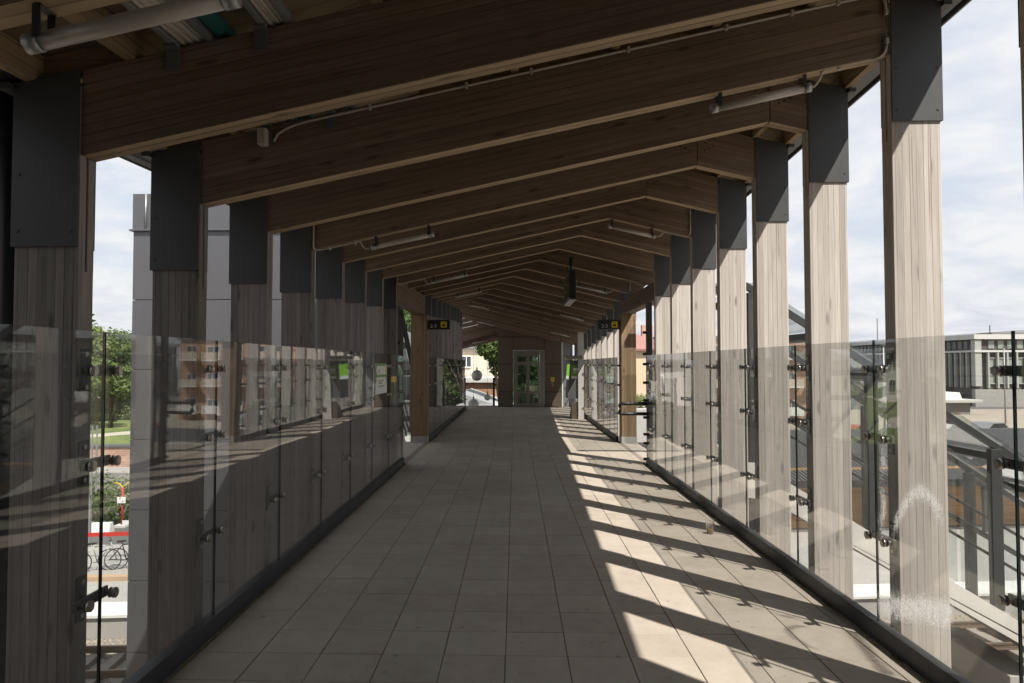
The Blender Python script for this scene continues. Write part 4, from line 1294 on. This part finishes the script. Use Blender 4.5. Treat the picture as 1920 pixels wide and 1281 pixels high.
# platform building with corrugated roof and larch walls ------------------------------------------
th = thing('platform_building', 'low platform building with dark corrugated roof and orange larch boards', 'building', (18.5, 29.5, -5.0), None, math.atan(SK))
def bx(name, mat, *a, parent=th, bev=0.0):
    return MB().box(*a, bev).build(name, mat, parent)
for xa, xb in ((-7.5, -3.2), (-2.2, 3.6), (4.4, 12.0)):
    zb = 0.0
    while zb < 2.25:
        bx('wall_board', 'timber_clad', xa, xb, -0.03, 0.03, zb + .05 + .004, zb + .05 + .146)
        zb += 0.15
bx('wall_core', 'facade_grey', -7.6, 12.1, 0.035, 5.0, 0, 2.35)
for xa, xb in ((-3.2, -2.2), (3.6, 4.4)):
    bx('window', 'window', xa + .06, xb - .06, -.01, .03, .9, 2.1)
m = MB()
ns = 130
L = 22.0
for i in range(ns):
    x0 = -9 + L * i / ns; w = L / ns
    m.hexa([(x0, -1.2, 2.02), (x0 + w * .5, -1.2, 2.02), (x0 + w * .5, 5.2, 3.4), (x0, 5.2, 3.4)], [(x0, -1.2, 2.13), (x0 + w * .5, -1.2, 2.13), (x0 + w * .5, 5.2, 3.51), (x0, 5.2, 3.51)])
    m.hexa([(x0 + w * .5, -1.2, 2.02), (x0 + w, -1.2, 2.02), (x0 + w, 5.2, 3.4), (x0 + w * .5, 5.2, 3.4)], [(x0 + w * .5, -1.2, 2.06), (x0 + w, -1.2, 2.06), (x0 + w, 5.2, 3.44), (x0 + w * .5, 5.2, 3.44)])
rr_ = m.build('corrugated_roof', 'corr', th)
rr_['kind'] = 'stuff'
bx('fascia', 'black', -9, 13, -1.26, -1.205, 1.86, 2.14)
for xx in (-8.6, -4.4, 0, 4.4, 8.8):
    bx('canopy_post', 'darksteel', xx - .07, xx + .07, -1.15, -1.0, 0, 2.0)

# office building -----------------------------------------------------------------------------------
OX, OY = 72.4, 112.0
th = thing('office_building', 'long white and grey three storey office block with vertical fins on the horizon', 'building', (OX, OY, -5.0))
MB().box(0.3, 46, 0.3, 44, 0, 11.0).build('core', 'spandrel', th)
MB().box(-.3, 46.3, -.3, 44.3, 10.6, 11.35).build('roof_edge', 'coping', th)
MB().box(-.25, 46.2, -.25, 44.2, 8.55, 8.85).build('cornice', 'coping', th)
MB().box(-.1, .9, -.1, .9, 3.2, 10.5).build('corner_pier', 'officewhite', th)
win = MB().box(-.44, .44, -.06, .06, -.62, .62).mesh('window', 'window_green')
winb = MB().box(-.06, .06, -.44, .44, -.62, .62).mesh('window', 'window')
fin = MB().box(-.12, .12, -.5, .0, 0, 5.6).mesh('fin', 'officewhite')
finb = MB().box(-.5, .0, -.12, .12, 0, 5.6).mesh('fin', 'officewhite')
sill = MB().box(-.55, .55, -.12, .05, -.06, .06).mesh('sill', 'officewhite')
for i in range(29):
    x = 1.9 + i * 1.47
    put('fin', fin, th, (x, 0.24, 2.9))
    for z in (3.9 + .4, 6.55 + .4):
        w_ = put('window', win, th, (x + .735, 0.26, z))
        put('sill', sill, w_, (0, -.1, -.69)); put('sill', sill, w_, (0, -.1, .69))
    w_ = put('window', win, th, (x + .735, 0.26, 9.75))
for i in range(28):
    y = 1.9 + i * 1.47
    put('fin', finb, th, (.24, y, 2.9))
    for z in (4.3, 6.95, 9.7):
        put('window', winb, th, (.26, y + .735, z))
MB().box(8, 14, 8, 12, 11.36, 12.0).build('roof_plant', 'facade_grey', th)
for (x, y, h) in ((3, 1, 1.5), (9, 1, 1.2), (16, 1, 1.9), (0.2, 30, 4.5)):
    MB().box(x - .05, x + .05, y - .05, y + .05, 11.36, 11.36 + h).build('roof_mast', 'darksteel', th)
MB().box(-.5, 46, -.6, .25, 0, 2.7).build('plinth', 'concrete2', th)

# low kiosk with an overhanging white roof on the lot before the office block
th = thing('ticket_kiosk', 'low dark kiosk with overhanging white flat roof before the office block', 'kiosk', (58, 96, -4.99), None, 0.1)
MB().box(-3.4, 2.2, -1.6, 1.6, 0, 1.55).build('wall', 'facade_grey', th)
MB().box(-5.2, 3.4, -2.4, 2.4, 1.552, 1.95, .04).build('roof', 'officewhite', th)
MB().hexa([(-4.2, -1.5, 1.952), (1.2, -1.5, 1.952), (1.2, 1.5, 1.952), (-4.2, 1.5, 1.952)], [(-1.6, -1.3, 2.9), (1.0, -1.3, 2.9), (1.0, 1.3, 2.9), (-1.6, 1.3, 2.9)]).build('roof_light', 'coping', th)

# parked cars
def car_proto():
    th = thing('parked_car', 'x', 'car', (0, 0, -5.0), 'cars parked on the station forecourt')
    prof = [(-2.15, .35), (2.15, .35), (2.18, .70), (1.95, .86), (1.05, .95), (.45, 1.42), (-1.15, 1.45), (-1.85, .98), (-2.15, .90)]
    MB().prism(prof, 1, -.86, .86).build('body', 'car_white', th)
    for s in (-1, 1):
        y0 = s * .862
        MB().prism([(.88, .96), (.40, 1.36), (-1.05, 1.38), (-1.60, .98)], 1, min(y0, y0 + s * .006), max(y0, y0 + s * .006)).build('side_window', 'car_dark', th)
        MB().box(2.12, 2.19, s * .62 - .16, s * .62 + .16, .64, .76).build('headlight', 'lens', th)
        MB().box(-2.17, -2.12, s * .66 - .12, s * .66 + .12, .70, .86).build('tail_light', 'red', th)
        for x in (-1.32, 1.36):
            w_ = MB().tube([(0, s * .01, 0), (0, s * .20, 0)], .325, 18).build('wheel', 'rubber', th, (x, s * .70, .325))
            MB().tube([(0, s * .2005, 0), (0, s * .212, 0)], .20, 14).build('rim', 'galv', w_)
    MB().hexa([(1.08, -.70, .965), (1.08, .70, .965), (1.06, .70, .965), (1.06, -.70, .965)], [(.50, -.66, 1.40), (.50, .66, 1.40), (.48, .66, 1.41), (.48, -.66, 1.41)]).build('windscreen', 'car_dark', th)
    return th
proto = car_proto()
cars = [(34, 62, 0.4, 'car_blue', 'dark blue car parked on the station forecourt'), (38.5, 63, 0.4, 'car_white', 'white car parked next to the dark blue car'),
        (29.5, 61, 0.4, 'car_red', 'red car parked next to the dark blue car'), (43, 64.5, 0.4, 'car_grey', 'grey car parked at the end of the forecourt row'),
        (25.5, 76, 1.5, 'car_grey', 'grey car parked in front of the brick apartment block'), (22.5, 76, 1.5, 'car_white', 'white car parked in front of the brick apartment block')]
clist = [proto] + [copy_tree(proto) for _ in cars[1:]]
for c, (x, y, rz_, m_, lab) in zip(clist, cars):
    c.location = (x, y, -4.99); c.rotation_euler.z = rz_
    c['label'] = lab
    if m_ and m_ != 'car_white':
        for ch in c.children:
            if ch.name.startswith('body'):
                ch.data = ch.data.copy(); ch.data.materials[0] = M[m_]
# barriers on the sand lot
for i, (x, y) in enumerate(((33, 47), (37.2, 48), (48, 56), (26, 45), (43, 50))):
    th = thing('road_barrier', 'orange and white striped barrier board standing on the sand lot', 'barrier', (x, y, -4.98), 'barriers on the sand lot', .2)
    for j in range(6):
        MB().box(-1.2 + j * .4, -.802 + j * .4, -.02, .02, .75, .95).build('board_stripe', 'orange' if j % 2 else 'white_paint', th)
    for s in (-1, 1):
        MB().box(s * 1.1 - .03, s * 1.1 + .03, .0215, .06, 0, .9).build('leg', 'galv', th)
        MB().box(s * 1.1 - .05, s * 1.1 + .05, -.3, .3, -.004, .04).build('foot', 'rubber', th)
# temporary site fence along the sand lot
for i in range(10):
    x = 22 + i * 3.55
    th = thing('site_fence_panel', 'grey temporary wire fence panel edging the sand lot', 'fence panel', (x, 44 + SK * x, -4.98), 'site fence panels', math.atan(SK))
    MB().tube([(0, 0, 0), (0, 0, 2.0), (3.45, 0, 2.0), (3.45, 0, 0)], .022, 6).build('fence_frame', 'galv', th)
    m = MB()
    for j in range(1, 9):
        m.box(0.02, 3.43, -.004, .004, j * .22 - .004, j * .22 + .004)
    for j in range(1, 14):
        m.box(j * .246 - .004, j * .246 + .004, -.0035, .0035, .02, 1.98)
    m.build('wire_mesh', 'galv', th)
# street lamps
for (x, y, h, lab) in ((53.5, 78, 8.5, 'slim grey street lamp standing on the sand lot before the office block'), (27.0, 52, 8, 'slim grey street lamp at the forecourt near the brick block')):
    th = thing('street_lamp', lab, 'street lamp', (x, y, -5))
    MB().tube([(0, 0, 0), (0, 0, h)], .09, 10, 0, .05).build('mast', 'galv', th)
    MB().box(-.15, .65, -.1, .1, h, h + .1, .02).build('lamp_head', 'greysteel', th)

# buildings ---------------------------------------------------------------------------------------------
def block(name, label, x, y, w, d, zb, h, wall, storeys, bays, roofm, roofh=0.0, winm='window', over=.3, cat='building', sidebays=0, ww=1.2, wh=1.3, rz_=0.0, lintel=None):
    th = thing(name, label, cat, (x, y, zb), None, rz_)
    MB().box(0, w, 0, d, 0, h).build('wall', wall, th)
    sh = h / storeys
    me = MB().box(-ww / 2, ww / 2, -.03, .05, -wh / 2, wh / 2).mesh('window', winm)
    frm = MB()
    for a in ((-ww / 2 - .06, -ww / 2, -.05, .04, -wh / 2 - .06, wh / 2 + .06), (ww / 2, ww / 2 + .06, -.05, .04, -wh / 2 - .06, wh / 2 + .06), (-ww / 2, ww / 2, -.05, .04, wh / 2, wh / 2 + .06), (-ww / 2, ww / 2, -.09, .04, -wh / 2 - .08, -wh / 2), (-.03, .03, -.05, -.031, -wh / 2, wh / 2)):
        frm.box(*a)
    frm = frm.mesh('frame', 'plaster_white')
    for s_ in range(storeys):
        for b_ in range(bays):
            o = put('window', me, th, (w * (b_ + .5) / bays, -.02, sh * (s_ + .55)))
            put('frame', frm, o)
        for b_ in range(sidebays):
            o = put('window', me, th, (-.02, d * (b_ + .5) / sidebays, sh * (s_ + .55)), (0, 0, R(-90)))
            put('frame', frm, o)
            o = put('window', me, th, (w + .02, d * (b_ + .5) / sidebays, sh * (s_ + .55)), (0, 0, R(90)))
            put('frame', frm, o)
    if roofh:
        m = MB()
        r0 = [(-over, -over, h), (w + over, -over, h), (w + over, d + over, h), (-over, d + over, h)]
        k_ = min(w, d) / 2
        r1 = [(k_, d / 2, h + roofh), (w - k_ + .01, d / 2, h + roofh), (w - k_ + .01, d / 2 + .01, h + roofh), (k_, d / 2 + .01, h + roofh)]
        m.hexa([(p[0], p[1], p[2] - .12) for p in r0], r0)
        m.hexa([(p[0], p[1], p[2] + .001) for p in r0], r1)
        rf = m.build('roof', roofm, th)
        MB().box(w * .6, w * .6 + .8, d * .5, d * .5 + .6, h + roofh * .5, h + roofh + .7).build('chimney', 'brick', rf)
    else:
        MB().box(-over, w + over, -over, d + over, h + .002, h + .35).build('roof', roofm, th)
    return th
# beyond the lift: cream block, brick garage wing, pale roof
cb = block('cream_building', 'cream rendered apartment house with small windows beyond the rear canopy', -12.5, 62, 14, 11, -5, 8.1, 'plaster_cream', 3, 6, 'slate', 1.6, sidebays=3, ww=.8, wh=.9)
cb2 = block('brick_wing', 'low brick garage wing with white doors in front of the cream house', -14, 56, 15, 5, -5, 5.2, 'orange_brick', 1, 5, 'coping', 0, 'plaster_white', sidebays=1, ww=1.7, wh=1.9)
for i in range(46):
    MB().box(i * .3, i * .3 + .10, -.1, -.02, 5.56, 6.15).build('rail_picket', 'plaster_white', cb2)
MB().box(-.1, 13.8, -.12, -.0, 6.152, 6.2).build('top_rail', 'plaster_white', cb2)
th = thing('pale_hall', 'low hall with pale grey sheet roof beyond the glass balustrade', 'building', (-3.2, 44, -5))
MB().box(-4.6, 4.6, -4, 4, 0, 3.3).build('wall', 'plaster_white', th)
MB().prism([(-5, 3.301), (0.2, 5.0), (5, 3.301)], 1, -4.4, 4.4).build('roof', 'pale_roof', th)
# beyond the sunlit opening
block('ochre_building', 'ochre rendered house with dull red roof seen through the sunlit stair opening', 6.5, 48, 5, 9, -5, 7.7, 'plaster_ochre', 2, 0, 'rust_roof', 1.2)
sheet('garden_terrace', [(5.0, 44.5), (12.5, 44.5), (12.5, 47.9), (5.0, 47.9)], -4.99, -1.2, 'concrete2')
ba = block('brick_apartments', 'orange brick apartment block with white balconies beside the forecourt', 17, 82, 19, 12, -5, 9.6, 'orange_brick', 3, 7, 'slate', 0, sidebays=3)
for b_ in range(7):
    for s_ in range(3):
        x_ = 19 * (b_ + .5) / 7; z_ = 3.2 * s_ + .75
        bal = MB().box(x_ - 1.05, x_ + 1.05, -1.1, -.06, z_, z_ + .16).build('balcony', 'plaster_white', ba)
        MB().box(x_ - 1.05, x_ + 1.05, -1.1, -1.05, z_ + .165, z_ + 1.0).build('parapet', 'plaster_cream' if s_ else 'plaster_white', bal)
block('grey_gable_house', 'grey house with slate roof seen through the shaded stair opening', -13.5, 38, 9.5, 8, -5, 6.9, 'concrete2', 2, 3, 'slate', 2.6, sidebays=2)
block('white_cottage', 'white cottage with dark hipped roof among the park trees', -47, 74, 9, 8, -2.3, 5.3, 'plaster_white', 2, 4, 'slate', 1.7, over=.6, sidebays=2)

# park terrace on the shaded side -----------------------------------------------------------------------
sheet('lawn', [(-140, 34.0), (-9, 34.0), (-9, 140), (-140, 140)], -4.99, -2.3, 'lawn')
sheet('park_path', [(-26.5, 34.02), (-25.0, 34.02), (-18.5, 44), (-23, 52), (-33, 62), (-38, 90), (-39.5, 90), (-34.5, 62), (-25, 51), (-21, 44)], -2.298, -2.29, 'pathm')
th = thing('retaining_wall', 'red brick retaining wall with concrete ledge below the lawn', 'wall', (-40, 33.4, -4.99))
MB().box(-60, 26, 0, .55, 0, 2.62).build('brickwork', 'brick', th)
MB().box(-60, 26, -.06, .58, 2.622, 2.74, .01).build('coping', 'slate', th)
MB().box(-60, 26, -1.7, -.01, 0, 1.70, .02).build('ledge', 'concrete2', th)

def leaf_cloud(blobs, n, size, seed, flat=0.5):
    """many small leaf faces near the surface of overlapping blobs"""
    rnd = random.Random(seed)
    verts, faces = [], []
    tot = sum(b[3] ** 2 for b in blobs)
    for (cx_, cy_, cz_, r, sq) in blobs:
        for _ in range(int(n * r * r / tot)):
            while True:
                v = Vector((rnd.uniform(-1, 1), rnd.uniform(-1, 1), rnd.uniform(-1, 1)))
                if 0.02 < v.length < 1:
                    break
            v = v.normalized() * (rnd.random() ** 0.38) * rnd.uniform(.86, 1.12)
            p = Vector((cx_ + v.x * r, cy_ + v.y * r, cz_ + v.z * r * sq))
            nrm = (v.normalized() + Vector((rnd.uniform(-1, 1), rnd.uniform(-1, 1), rnd.uniform(-.3, 1.2)))).normalized()
            q = nrm.to_track_quat('Z', 'Y')
            s = size * rnd.uniform(.6, 1.4)
            a = rnd.uniform(0, 6.28)
            ca_, sa_ = math.cos(a), math.sin(a)
            b0 = len(verts)
            for (u, w_, h_) in ((-1, 0, 0), (0, -.55, .18), (1, 0, -.1), (0, .55, .18)):
                verts.append(p + q @ Vector(((u * ca_ - w_ * sa_) * s, (u * sa_ + w_ * ca_) * s, h_ * s)))
            faces.append((b0, b0 + 1, b0 + 2, b0 + 3))
    me = bpy.data.meshes.new('crown')
    me.from_pydata([tuple(v) for v in verts], [], faces)
    return me
def make_tree(seed, h, spread, leaf, n=5200, size=.16, conic=False, zlo=.38, zhi=.88):
    rnd = random.Random(seed)
    blobs = []
    limbs = []
    if conic:
        for i in range(14):
            f = i / 13
            rr = spread * (1 - f) * .8 + .25
            for j in range(3):
                a = rnd.uniform(0, 6.28)
                blobs.append((math.cos(a) * rr * .5, math.sin(a) * rr * .5, h * (.18 + .8 * f), rr * .62, .55))
    else:
        for i in range(15):
            a = rnd.uniform(0, 6.28); q = spread * math.sqrt(rnd.random()) * .72
            z = h * rnd.uniform(zlo, zhi)
            c = (math.cos(a) * q, math.sin(a) * q, z)
            blobs.append((*c, spread * rnd.uniform(.26, .42), .78))
            limbs.append(c)
    crown = leaf_cloud(blobs, n, size, seed)
    crown.materials.append(M[leaf])
    m = MB()
    m.tube([(0, 0, 0), (.04 * h * .2, 0, h * .25), (-.02 * h, .01 * h, h * .5), (0, 0, h * .8)], h * .028, 10, 0, h * .008)
    for c in limbs[:9]:
        b = Vector((0, 0, h * rnd.uniform(.28, .5)))
        c = Vector(c)
        m.tube([b, b.lerp(c, .5) + Vector((0, 0, h * .03)), c], h * .011, 6, 0, h * .003)
    return crown, m.mesh('trunk', 'bark')
kinds = {
    'broad': make_tree(3, 9.0, 3.6, 'leaf_dark', 9000, .17),
    'high': make_tree(4, 9.6, 2.35, 'leaf_dark', 9000, .13, False, .64, .95),
    'mid': make_tree(5, 8.0, 2.8, 'leaf_mid', 7000, .15),
    'pale': make_tree(8, 7.0, 2.3, 'leaf_pale', 6000, .13),
    'cone': make_tree(13, 9.5, 1.9, 'leaf_mid', 6000, .13, True),
}
def tree(kind, loc, s, rz_, label, grp=None):
    th = thing('conifer_tree' if kind == 'cone' else 'tree', label, 'tree', loc, grp, rz_)
    cr_, tr_ = kinds[kind]
    put('trunk', tr_, th).scale = (s, s, s)
    put('crown', cr_, th).scale = (s, s, s)
tree('high', (-0.75, 43.5, -5.25), 1.0, .4, 'large dark green broadleaf tree leaning over the hall beside the lift')
tree('broad', (1.2, 54.0, -5.0), .85, 2.4, 'dark green broadleaf tree growing behind the lift tower')
tree('mid', (-9.3, 52, -5.0), 1.55, .9, 'tall mid green tree behind the grey gabled house')
tree('mid', (-11.8, 56, -5.0), 1.5, 2.2, 'tall mid green tree between the gabled and the cream house')
G = 'park trees on the lawn'
tree('pale', (-25.5, 40, -2.3), .95, .1, 'pale green tree on the lawn just above the brick wall', G)
tree('mid', (-33.8, 52, -2.3), .92, 1.1, 'mid green broadleaf tree beside the park path', G)
tree('cone', (-42.0, 68, -2.3), .95, 2.0, 'slender conifer in front of the white cottage', G)
tree('cone', (-39.0, 66, -2.3), .80, 3.0, 'shorter slender conifer between the cottage and the path', G)
tree('pale', (-31.0, 48, -2.3), .82, 4.0, 'pale green tree in the middle of the lawn', G)
tree('mid', (-27.6, 47.5, -2.3), .80, 5.1, 'mid green broadleaf tree with low branches on the lawn', G)
tree('pale', (-25.2, 43.0, -2.3), .86, 2.6, 'pale green tree standing between the path bends', G)
tree('mid', (-31.6, 55.5, -2.3), .86, 3.3, 'mid green tree beside the far bend of the path', G)
tree('pale', (-54, 84, -2.3), 1.1, 5.0, 'pale green tree behind the white cottage', G)
tree('mid', (-60, 90, -2.3), 1.15, .5, 'mid green tree far behind the white cottage', G)
tree('mid', (-50, 70, -2.3), .9, .9, 'mid green tree at the edge of the white cottage', G)
# hedges
def hedge(name, label, x0, x1, y, zb, h, dpt, leaf, seed, n, size):
    rnd = random.Random(seed)
    blobs = []
    x_ = x0
    while x_ < x1:
        blobs.append((x_ - x0, rnd.uniform(-.15, .15), h * rnd.uniform(.42, .56), h * rnd.uniform(.42, .52), 1.0))
        blobs.append((x_ - x0 + .3, -dpt * .3, h * .28, h * .30, 1.0))
        x_ += h * .42
    me = leaf_cloud(blobs, n, size, seed)
    me.materials.append(M[leaf])
    th = thing(name, label, 'hedge', (x0, y, zb))
    put('foliage', me, th)
    m = MB()
    for i in range(int((x1 - x0) / 1.2)):
        m = MB().tube([(i * 1.2 + .3, 0, 0), (i * 1.2 + .4, 0, h * .6)], .035, 6)
        m.build('stem', 'bark', th)
hedge('hedge', 'tall green hedge growing along the road below the brick wall', -27, -11, 29.3, -5.0, 2.2, 1.2, 'leaf_mid', 21, 16000, .07)
hedge('shrub_row', 'row of tall shrubs under the trees behind the park path', -40, -29, 58, -2.3, 2.6, 1.2, 'leaf_mid', 31, 9000, .10)
hedge('shrub_row', 'row of loose pale shrubs between the path and the tree trunks', -30.5, -24.5, 49.5, -2.3, 2.0, 1.0, 'leaf_pale', 32, 7000, .08)
hedge('low_hedge', 'low clipped hedge on the lawn beside the park path', -33, -27.5, 46, -2.3, .9, .6, 'leaf_mid', 22, 3500, .06)
hedge('garden_hedge', 'green garden hedge in front of the ochre house', 5.6, 12, 46.2, -1.2, 1.0, .6, 'leaf_pale', 23, 5000, .07)

# things by the road ----------------------------------------------------------------------------------------
th = thing('red_lamp_post', 'short red lamp post with curved yellow arms and a white box', 'lamp post', (-16.04, 28.3, -5))
MB().tube([(0, 0, .1), (0, 0, 1.62)], .042, 10).build('pole', 'red', th)
MB().box(-.22, .22, -.22, .22, 0, .13, .02).build('foot', 'concrete', th)
for s in (-1, 1):
    MB().tube(arc((0, 0, 1.6), (s * .1, 0, 1.85), (s * .36, 0, 1.80), 6), .020, 8).build('arm', 'yellow', th)
MB().box(-.16, .17, -.12, -.045, 1.0, 1.25, .01).build('box', 'white_paint', th)
def bicycle(loc, rz_, label, frame_mat):
    th = thing('bicycle', label, 'bicycle', loc, 'bicycles parked along the road', rz_)
    for x_ in (-.52, .52):
        pts = [(x_ + .34 * math.cos(2 * math.pi * i / 20), 0, .34 + .34 * math.sin(2 * math.pi * i / 20)) for i in range(21)]
        w_ = MB().tube(pts, .018, 6).build('wheel', 'rubber', th)
        m = MB()
        for i in range(8):
            a = math.pi * i / 8
            m.tube([(x_ + .33 * math.cos(a), 0, .34 + .33 * math.sin(a)), (x_ - .33 * math.cos(a), 0, .34 - .33 * math.sin(a))], .003, 4)
        m.build('spokes', 'galv', w_)
    m = MB()
    for a, b in (((-.52, .34), (-.12, .82)), ((-.52, .34), (-.02, .30)), ((-.02, .30), (-.16, .88)), ((-.02, .30), (.36, .80)), ((-.13, .80), (.36, .82)), ((.52, .34), (.34, .95))):
        m.tube([(a[0], 0, a[1]), (b[0], 0, b[1])], .017, 6)
    m.build('bicycle_frame', frame_mat, th)
    MB().tube([(.30, -.28, 1.02), (.36, -.1, .97), (.34, 0, .95), (.36, .1, .97), (.30, .28, 1.02)], .014, 6).build('handlebar', 'black', th)
    MB().hexa([(-.30, -.07, .88), (-.04, -.02, .90), (-.04, .02, .90), (-.30, .07, .88)], [(-.30, -.07, .93), (-.04, -.02, .94), (-.04, .02, .94), (-.30, .07, .93)]).build('saddle', 'black', th)
bicycle((-12.62, 22.6, -5), .25, 'black bicycle beside the tape post at the shaded roadside', 'black')
bicycle((-11.75, 22.9, -5), .45, 'yellow framed bicycle parked next to the black one', 'yellow')
bicycle((-13.4, 22.3, -5), .5, 'silver bicycle parked next to the black one', 'galv')
th = thing('tape_barrier', 'red warning tape strung between thin posts behind the bicycles', 'tape barrier', (-12.5, 23.6, -5))
for x_ in (-2.2, -.15, 2.2):
    MB().tube([(x_, 0, 0), (x_, 0, 1.55)], .03, 8).build('tape_post', 'galv', th)
for a, b in ((-2.2, -.15), (-.15, 2.2)):
    MB().hexa([(a + .03, -.008, .78), (b - .03, -.008, .85), (b - .03, .008, .85), (a + .03, .008, .78)], [(a + .03, -.008, .92), (b - .03, -.008, .99), (b - .03, .008, .99), (a + .03, .008, .92)]).build('tape', 'red', th)
for x_, lab in ((-.55, 'a'), (.75, 'b')):
    MB().box(x_ - .28, x_ + .28, -.07, -.05, 1.22, 1.36, .004).build('notice_plate', 'white_paint', th)
    MB().tube([(x_, -.045, 0), (x_, -.045, 1.3)], .016, 6).build('plate_stake', 'galv', th)
th = thing('barrier_block', 'low white concrete barrier block lying by the hedge', 'barrier block', (-16.9, 27.3, -5), None, .15)
MB().prism([(-.30, 0), (.30, 0), (.22, .12), (.12, .40), (-.12, .40), (-.22, .12)], 0, -.95, .95).build('block', 'coping', th)
MB().box(-.25, .25, -.08, .08, .4005, .44).build('lifting_slot', 'concrete2', th)
strip('timber_kerb', 1.95, 2.25, -18, -4, -4.989, -4.86, 'kerbwood')
# lattice signal mast near the shaded platform
th = thing('lattice_mast', 'galvanised lattice mast standing behind the shaded roadside', 'mast', (-15.55, 25.3, -5))
for sx_ in (-.14, .14):
    for sy_ in (-.14, .14):
        MB().box(sx_ - .02, sx_ + .02, sy_ - .02, sy_ + .02, 1.9, 4.4).build('leg', 'galv', th)
MB().box(-.05, .05, -.05, .05, 0, 1.9).build('stub', 'galv', th)
for i in range(10):
    z_ = 1.95 + i * .25
    MB().hexa([(-.14, -.15, z_), (-.12, -.15, z_), (-.12, -.145, z_), (-.14, -.145, z_)], [(.12, -.15, z_ + .22), (.14, -.15, z_ + .22), (.14, -.145, z_ + .22), (.12, -.145, z_ + .22)]).build('lattice_bar', 'galv', th)
